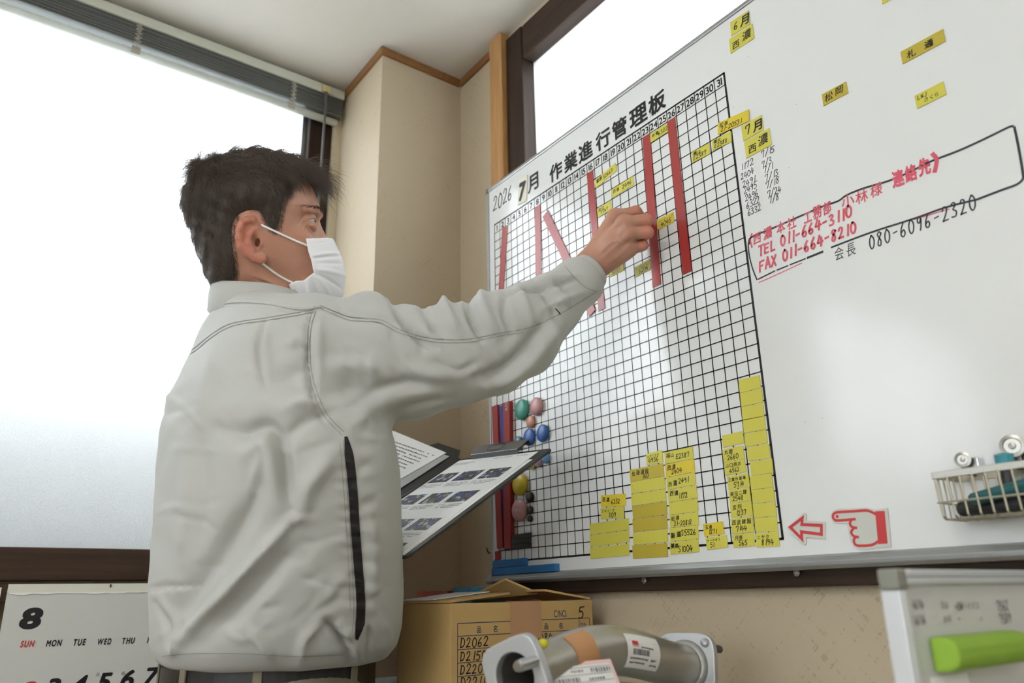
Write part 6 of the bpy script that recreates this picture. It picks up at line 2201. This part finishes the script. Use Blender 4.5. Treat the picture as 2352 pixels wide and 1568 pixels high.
# --- mask
MKP = h2(catmull([(736, 512), (753, 532), (765, 548), (778, 575), (788, 600), (793, 630), (792, 655), (786, 682), (770, 705), (740, 722), (700, 724), (660, 705), (625, 668), (565, 662), (474, 596), (443, 490), (600, 400)], 3, True))
RG = h2([(703, 549), (730, 546), (768, 538), (830, 540), (830, 760), (690, 760), (683, 716), (663, 653), (681, 645), (698, 645), (722, 626), (717, 605), (709, 580)], 0.052)
mlo, mhi = (0.03, -0.165, -0.08), (0.175, 0.012, 0.08)
mh = 0.0016
ma, MP = grid_of(mlo, mhi, mh)
MX, MY = np.meshgrid(ma[0], ma[1], indexing='ij')
dm = poly_sd(MX, MY, MKP).astype(np.float32)
dr = poly_sd(MX, MY, RG).astype(np.float32)
MZ = ma[2][None, None, :]
MF = inflate(dm[..., None], MZ, (head_width(MX, MY) + 0.0035).astype(np.float32)[..., None], HR * .92)
MF = smax(MF, np.broadcast_to(dr[..., None], MF.shape), 0.0015)
mv, mf = surface_nets(MF.astype(np.float32), mlo, mh)
mv = relax(mv, mf, 1, .4) @ HB + HO
mv = strokes(mv, mf, [([(716, 594), (745, 590), (782, 588)], 3, -0.0022), ([(717, 587), (745, 583), (780, 580)], 4, 0.0018), ([(722, 628), (750, 640), (786, 664)], 4, -0.0022), ([(720, 618), (755, 622), (790, 632)], 5, 0.0020),
                      ([(716, 636), (725, 660), (738, 690)], 4, -0.0022), ([(706, 648), (712, 670), (722, 695)], 5, 0.0022), ([(724, 632), (745, 655), (765, 690)], 5, 0.0020), ([(705, 560), (735, 557), (764, 553)], 1.6, -0.0007), ([(712, 572), (720, 600), (724, 622)], 3, 0.0014),
                      ([(672, 655), (682, 672), (690, 690)], 2, -0.0008), ([(730, 604), (760, 604), (788, 606)], 4, -0.0016)])
msk = link_mesh('face_mask', mv, mf, mat('mask_fabric', (236, 237, 240), 0.85, sheen=0.1, bump=(600, 0.08, 0.0005)), person, smooth=True)
EL = mat('ear_elastic', (238, 238, 236), 0.8)


def w3(p):
    return HO + p @ HB


def skin_z(x, y):
    i = int(np.clip(round((x - hlo[0]) / hh), 0, HEADF.shape[0] - 1))
    j = int(np.clip(round((y - hlo[1]) / hh), 0, HEADF.shape[1] - 1))
    c = np.nonzero(HEADF[i, j] < 0)[0]
    return (hlo[2] + hh * c.max()) if len(c) else 0.05


for pts in ([(590, 511), (610, 521), (640, 535), (670, 549), (694, 559), (706, 564)], [(596, 600), (612, 612), (635, 629), (655, 641), (676, 651)]):
    path = []
    for k_, (a, b) in enumerate(pts):
        q = hp(a, b, .07)
        for _ in range(4):
            q = hp(a, b, skin_z(q[0], q[1]) + 0.0018)
        path.append(w3(q if k_ else hp(a, b, q[2] - 0.010)))
    MB().tube(catmull(path, 5), 0.0019, 8).build('ear_loop', EL, msk, smooth=True)

# --- hair: short cap plus single strands
HRG = h2(catmull([(508, 664), (540, 648), (548, 618), (545, 585), (542, 545), (548, 512), (575, 494), (600, 498), (611, 520), (634, 540), (648, 518), (653, 485), (660, 458), (667, 432), (688, 407), (713, 420), (735, 440), (790, 400), (770, 320), (600, 290), (400, 320), (380, 500), (420, 630)], 4, True), 0.05)
CH = 0.0019
cax, CP_ = grid_of((-0.135, -0.135, -0.10), (0.150, 0.148, 0.10), CH)
CX, CY = np.meshgrid(cax[0], cax[1], indexing='ij')
dk = poly_sd(CX, CY, SKULL)
dg = poly_sd(CX, CY, HRG)
thick = (0.0025 + 0.0075 * sstep(CY, 0.0, 0.07) + 0.0025 * sstep(-CX, .04, .10)) * sstep(-dg, 0.001, 0.022)
nz = 0.0016 * np.sin(CX * 210 + CY * 90) * np.sin(CY * 160 - CX * 70)
kx = (dk - thick - nz).astype(np.float32)
def skull_field(P):
    """Trilinear look-up of the head without its ears."""
    q = (P - np.array(hlo)) / hh
    i0 = np.clip(np.floor(q).astype(int), 0, np.array(FNE.shape) - 2)
    t = np.clip(q - i0, 0, 1)
    r = 0
    for a in (0, 1):
        for b in (0, 1):
            for c in (0, 1):
                r = r + FNE[i0[..., 0] + a, i0[..., 1] + b, i0[..., 2] + c] * (t[..., 0] if a else 1 - t[..., 0]) * (t[..., 1] if b else 1 - t[..., 1]) * (t[..., 2] if c else 1 - t[..., 2])
    return r


CF = skull_field(CP_) - (thick + nz * sstep(thick, .001, .004) + .0011)[..., None]
CF = smax(CF, np.broadcast_to((dg + .0028 + nz * .25).astype(np.float32)[..., None], CF.shape), 0.002)
cv, cf = surface_nets(CF.astype(np.float32), (-0.135, -0.135, -0.10), CH)
HAIRM = mat('hair_dark', (52, 44, 39), 0.55, spec=0.3, var=(60, 0.3, (66, 56, 49)))
hair = link_mesh('hair', cv @ HB + HO, cf, HAIRM, person, smooth=True)
cn = vnormals(cv, cf)
rs_ = np.random.RandomState(3)
gl = np.stack([np.interp(cv[:, i], cax[i], np.arange(len(cax[i]))) for i in range(3)], 1)
dgv = poly_sd(cv[:, 0], cv[:, 1], HRG)
dkv = poly_sd(cv[:, 0], cv[:, 1], SKULL)
ok = np.nonzero((dgv < -0.0032) & (skull_field(cv) > 0.0004))[0]
NS = 22000
pick = rs_.choice(ok, NS)
# part of the roots grow straight from the scalp, so that the hair line thins out
sv_ = (hv - HO) @ HB.T
sn_ = vnormals(hv, hf) @ HB.T
sdg = poly_sd(sv_[:, 0], sv_[:, 1], HRG)
edge = np.nonzero((sdg < .0010) & (sdg > -.024) & (sv_[:, 0] < .055) & (sv_[:, 1] > -.118) & (np.abs(sv_[:, 2]) < .0775) & (np.abs(sv_[:, 2]) > .004))[0]
NE = 16000
pe_ = rs_.choice(edge, NE)
cn = np.vstack([cn[pick], sn_[pe_]])
root = np.vstack([cv[pick] - cn[:NS] * .0016, sv_[pe_]]) + rs_.normal(0, .0011, (NS + NE, 3))
NS += NE
pick = np.arange(NS)
x, y, z = root.T
top = sstep(y, .045, .10)
front = sstep(x, .035, .085) * sstep(y, .03, .07)
back = sstep(-x, .02, .08)
crown = np.array([-0.075, 0.10])
fl_ = np.stack([.35 - .75 * back + .3 * top, -.95 + 1.0 * top - .0 * front, .45 * np.sign(z + 1e-4) * top * (1 - front)], 1)
fl_ = fl_ + front[:, None] * np.array([1.0, .42, 0.05])
fl_ += rs_.normal(0, .22, (NS, 3)) + (0.3 * np.sin(root * 95)[:, [1, 2, 0]])
nn_ = cn[pick]
fl_ -= nn_ * (fl_ * nn_).sum(1)[:, None] * .85
fl_ /= np.linalg.norm(fl_, axis=1)[:, None]
lift = .18 + .22 * top + .25 * front + rs_.uniform(0, .15, NS)
d0 = fl_ + nn_ * lift[:, None]
d0 /= np.linalg.norm(d0, axis=1)[:, None]
ln = (.009 + .026 * top + .012 * back * sstep(y, -.02, .04) + .026 * front) * rs_.uniform(.6, 1.15, NS)
ln[-NE:] *= .62
stray = rs_.random(NS) < .015
ln[stray] *= 1.35
KP = 6
pts = np.zeros((NS, KP, 3))
d = d0.copy()
p = root.copy()
for k in range(KP):
    pts[:, k] = p
    d = d + np.array([0, -.10, 0]) * (1 + front * 1.6)[:, None] - nn_ * (.06 * lift / .3)[:, None] + rs_.normal(0, .05, (NS, 3))
    d /= np.linalg.norm(d, axis=1)[:, None]
    p = p + d * (ln / (KP - 1))[:, None]
# keep the strands clear of the forehead and temples, tips outside of the cap
W3 = pts.reshape(-1, 3) @ HB + HO
hc = bpy.data.hair_curves.new('hair_strands')
hc.add_curves([KP] * NS)
po = origin(hair)
hc.attributes['position'].data.foreach_set('vector', (W3 - po).astype(np.float32).ravel())
ra = hc.attributes.new('radius', 'FLOAT', 'POINT')
ra.data.foreach_set('value', np.tile(np.array([.00015, .00015, .00014, .00012, .00010, .00004], np.float32), NS))
HM = mat('hair_strand', (80, 67, 58), 0.36, spec=0.6)
hc.materials.append(HM)
ho = bpy.data.objects.new('hair_strands', hc)
COL.objects.link(ho)
ho.parent = hair
# eyebrow
eb = []


def skin_x(y_, z_):
    j = int(np.clip(round((y_ - hlo[1]) / hh), 0, HEADF.shape[1] - 1))
    k = int(np.clip(round((z_ - hlo[2]) / hh), 0, HEADF.shape[2] - 1))
    c = np.nonzero(HEADF[:, j, k] < 0)[0]
    return (hlo[0] + hh * c.max()) if len(c) else 0.09


for _ in range(420):
    t = rs_.uniform(0, 1)
    s = 1 if rs_.random() < .5 else -1
    ec = eye[s]
    y_ = ec[1] + .0185 + .0045 * math.sin(t * 2.4) + rs_.normal(0, .0016)
    z_ = s * (abs(ec[2]) - .017 + .038 * t) + rs_.normal(0, .0008)
    c_ = np.array([skin_x(y_, z_) + .0004, y_, z_])
    dr_ = np.array([-.5 * t, .35 - .8 * t, s * .9]) + rs_.normal(0, .2, 3)
    st_ = []
    for q in (0, .5, 1):
        e_ = c_ + nrm(dr_) * q * .0065
        e_[0] = max(e_[0], skin_x(e_[1], e_[2]) + .0005 + .0008 * q)
        st_.append(e_)
    eb.append(st_)
eb = np.array(eb).reshape(-1, 3) @ HB + HO
hb = bpy.data.hair_curves.new('eyebrows')
hb.add_curves([3] * 420)
hb.attributes['position'].data.foreach_set('vector', (eb - origin(person)).astype(np.float32).ravel())
ra = hb.attributes.new('radius', 'FLOAT', 'POINT')
ra.data.foreach_set('value', np.tile(np.array([.0003, .00025, .0001], np.float32), 420))
hb.materials.append(HM)
ob = bpy.data.objects.new('eyebrows', hb)
COL.objects.link(ob)
ob.parent = person

# --- trousers, belt, shoes
tlo, thi = (-0.36, -0.78, 0.06), (0.36, -0.22, 1.0)
ta_, TP = grid_of(tlo, thi, 0.009)
HC = HIP.copy()
TF = tube_e(TP, [HC + [0, 0, .02], HC + [0, 0, -.10]], [.150, .155], [.175, .180], np.array([0, 1.0, 0]))
for s in (1, -1):
    TF = smin(TF, chain(TP, [LEG[s][0] - [0, 0, .04], LEG[s][1], LEG[s][2] + [0, 0, .03]], [.105, .080, .066]), .03)
TF = smax(TF, TP[..., 2] - 0.948, .004)
tv, tf = surface_nets(TF, tlo, 0.009)
tv = relax(tv, tf, 2)
trs = link_mesh('trousers', tv, tf, mat('khaki_trousers', (128, 120, 102), 0.85, var=(20, .3, (116, 108, 92)), bump=(700, .12, .0006)), person, smooth=True)
be = MB()
rr_ = []
for dz, k_ in ((-.018, 1.0), (-.018, 1.025), (.018, 1.025), (.018, 1.0)):
    rr_.append([HC + np.array([.176 * k_ * math.cos(a), .151 * k_ * math.sin(a), dz - .034]) for a in np.linspace(0, 2 * math.pi, 72, endpoint=False)])
vv = [p for r_ in rr_ for p in r_]
ff = [(i * 72 + j, i * 72 + (j + 1) % 72, ((i + 1) % 4) * 72 + (j + 1) % 72, ((i + 1) % 4) * 72 + j) for i in range(4) for j in range(72)]
be.add(vv, ff).build('belt', mat('black_belt', (30, 30, 30), 0.45), person, smooth=False)
for a in (-1.9, -1.2, -.5, -2.6, .4, 3.4):
    c_ = HC + np.array([.181 * math.cos(a), .1555 * math.sin(a), -.034])
    e_ = np.array([-math.sin(a), math.cos(a), 0]) * .006
    n_ = np.array([math.cos(a), math.sin(a), 0]) * .003
    MB().hexa([c_ - e_ + [0, 0, -.024], c_ + e_ + [0, 0, -.024], c_ + e_ + [0, 0, .022], c_ - e_ + [0, 0, .022]], n_).build('belt_loop', MATS['khaki_trousers'], trs, bevel=.0008)
for s in (1, -1):
    an = LEG[s][2]
    slo = np.array([an[0] - .07, an[1] - .11, 0.0]) - .004
    sa_, SP = grid_of(slo, slo + [.15, .33, .15], 0.006)
    SF = smin(chain(SP, [an + [0, -.03, -.045], an + [0, .06, -.045], an + [0, .14, -.052]], [.042, .043, .034]), cone(SP, an + [0, 0, -.03], an + [0, 0, .03], .045, .045), .03)
    SF = smax(SF, -(SP[..., 2] - 0.001), .006)
    v_, f_ = surface_nets(SF, slo, 0.006)
    link_mesh('shoe', relax(v_, f_, 1), f_, mat('black_shoe', (34, 33, 33), 0.5), person, smooth=True)
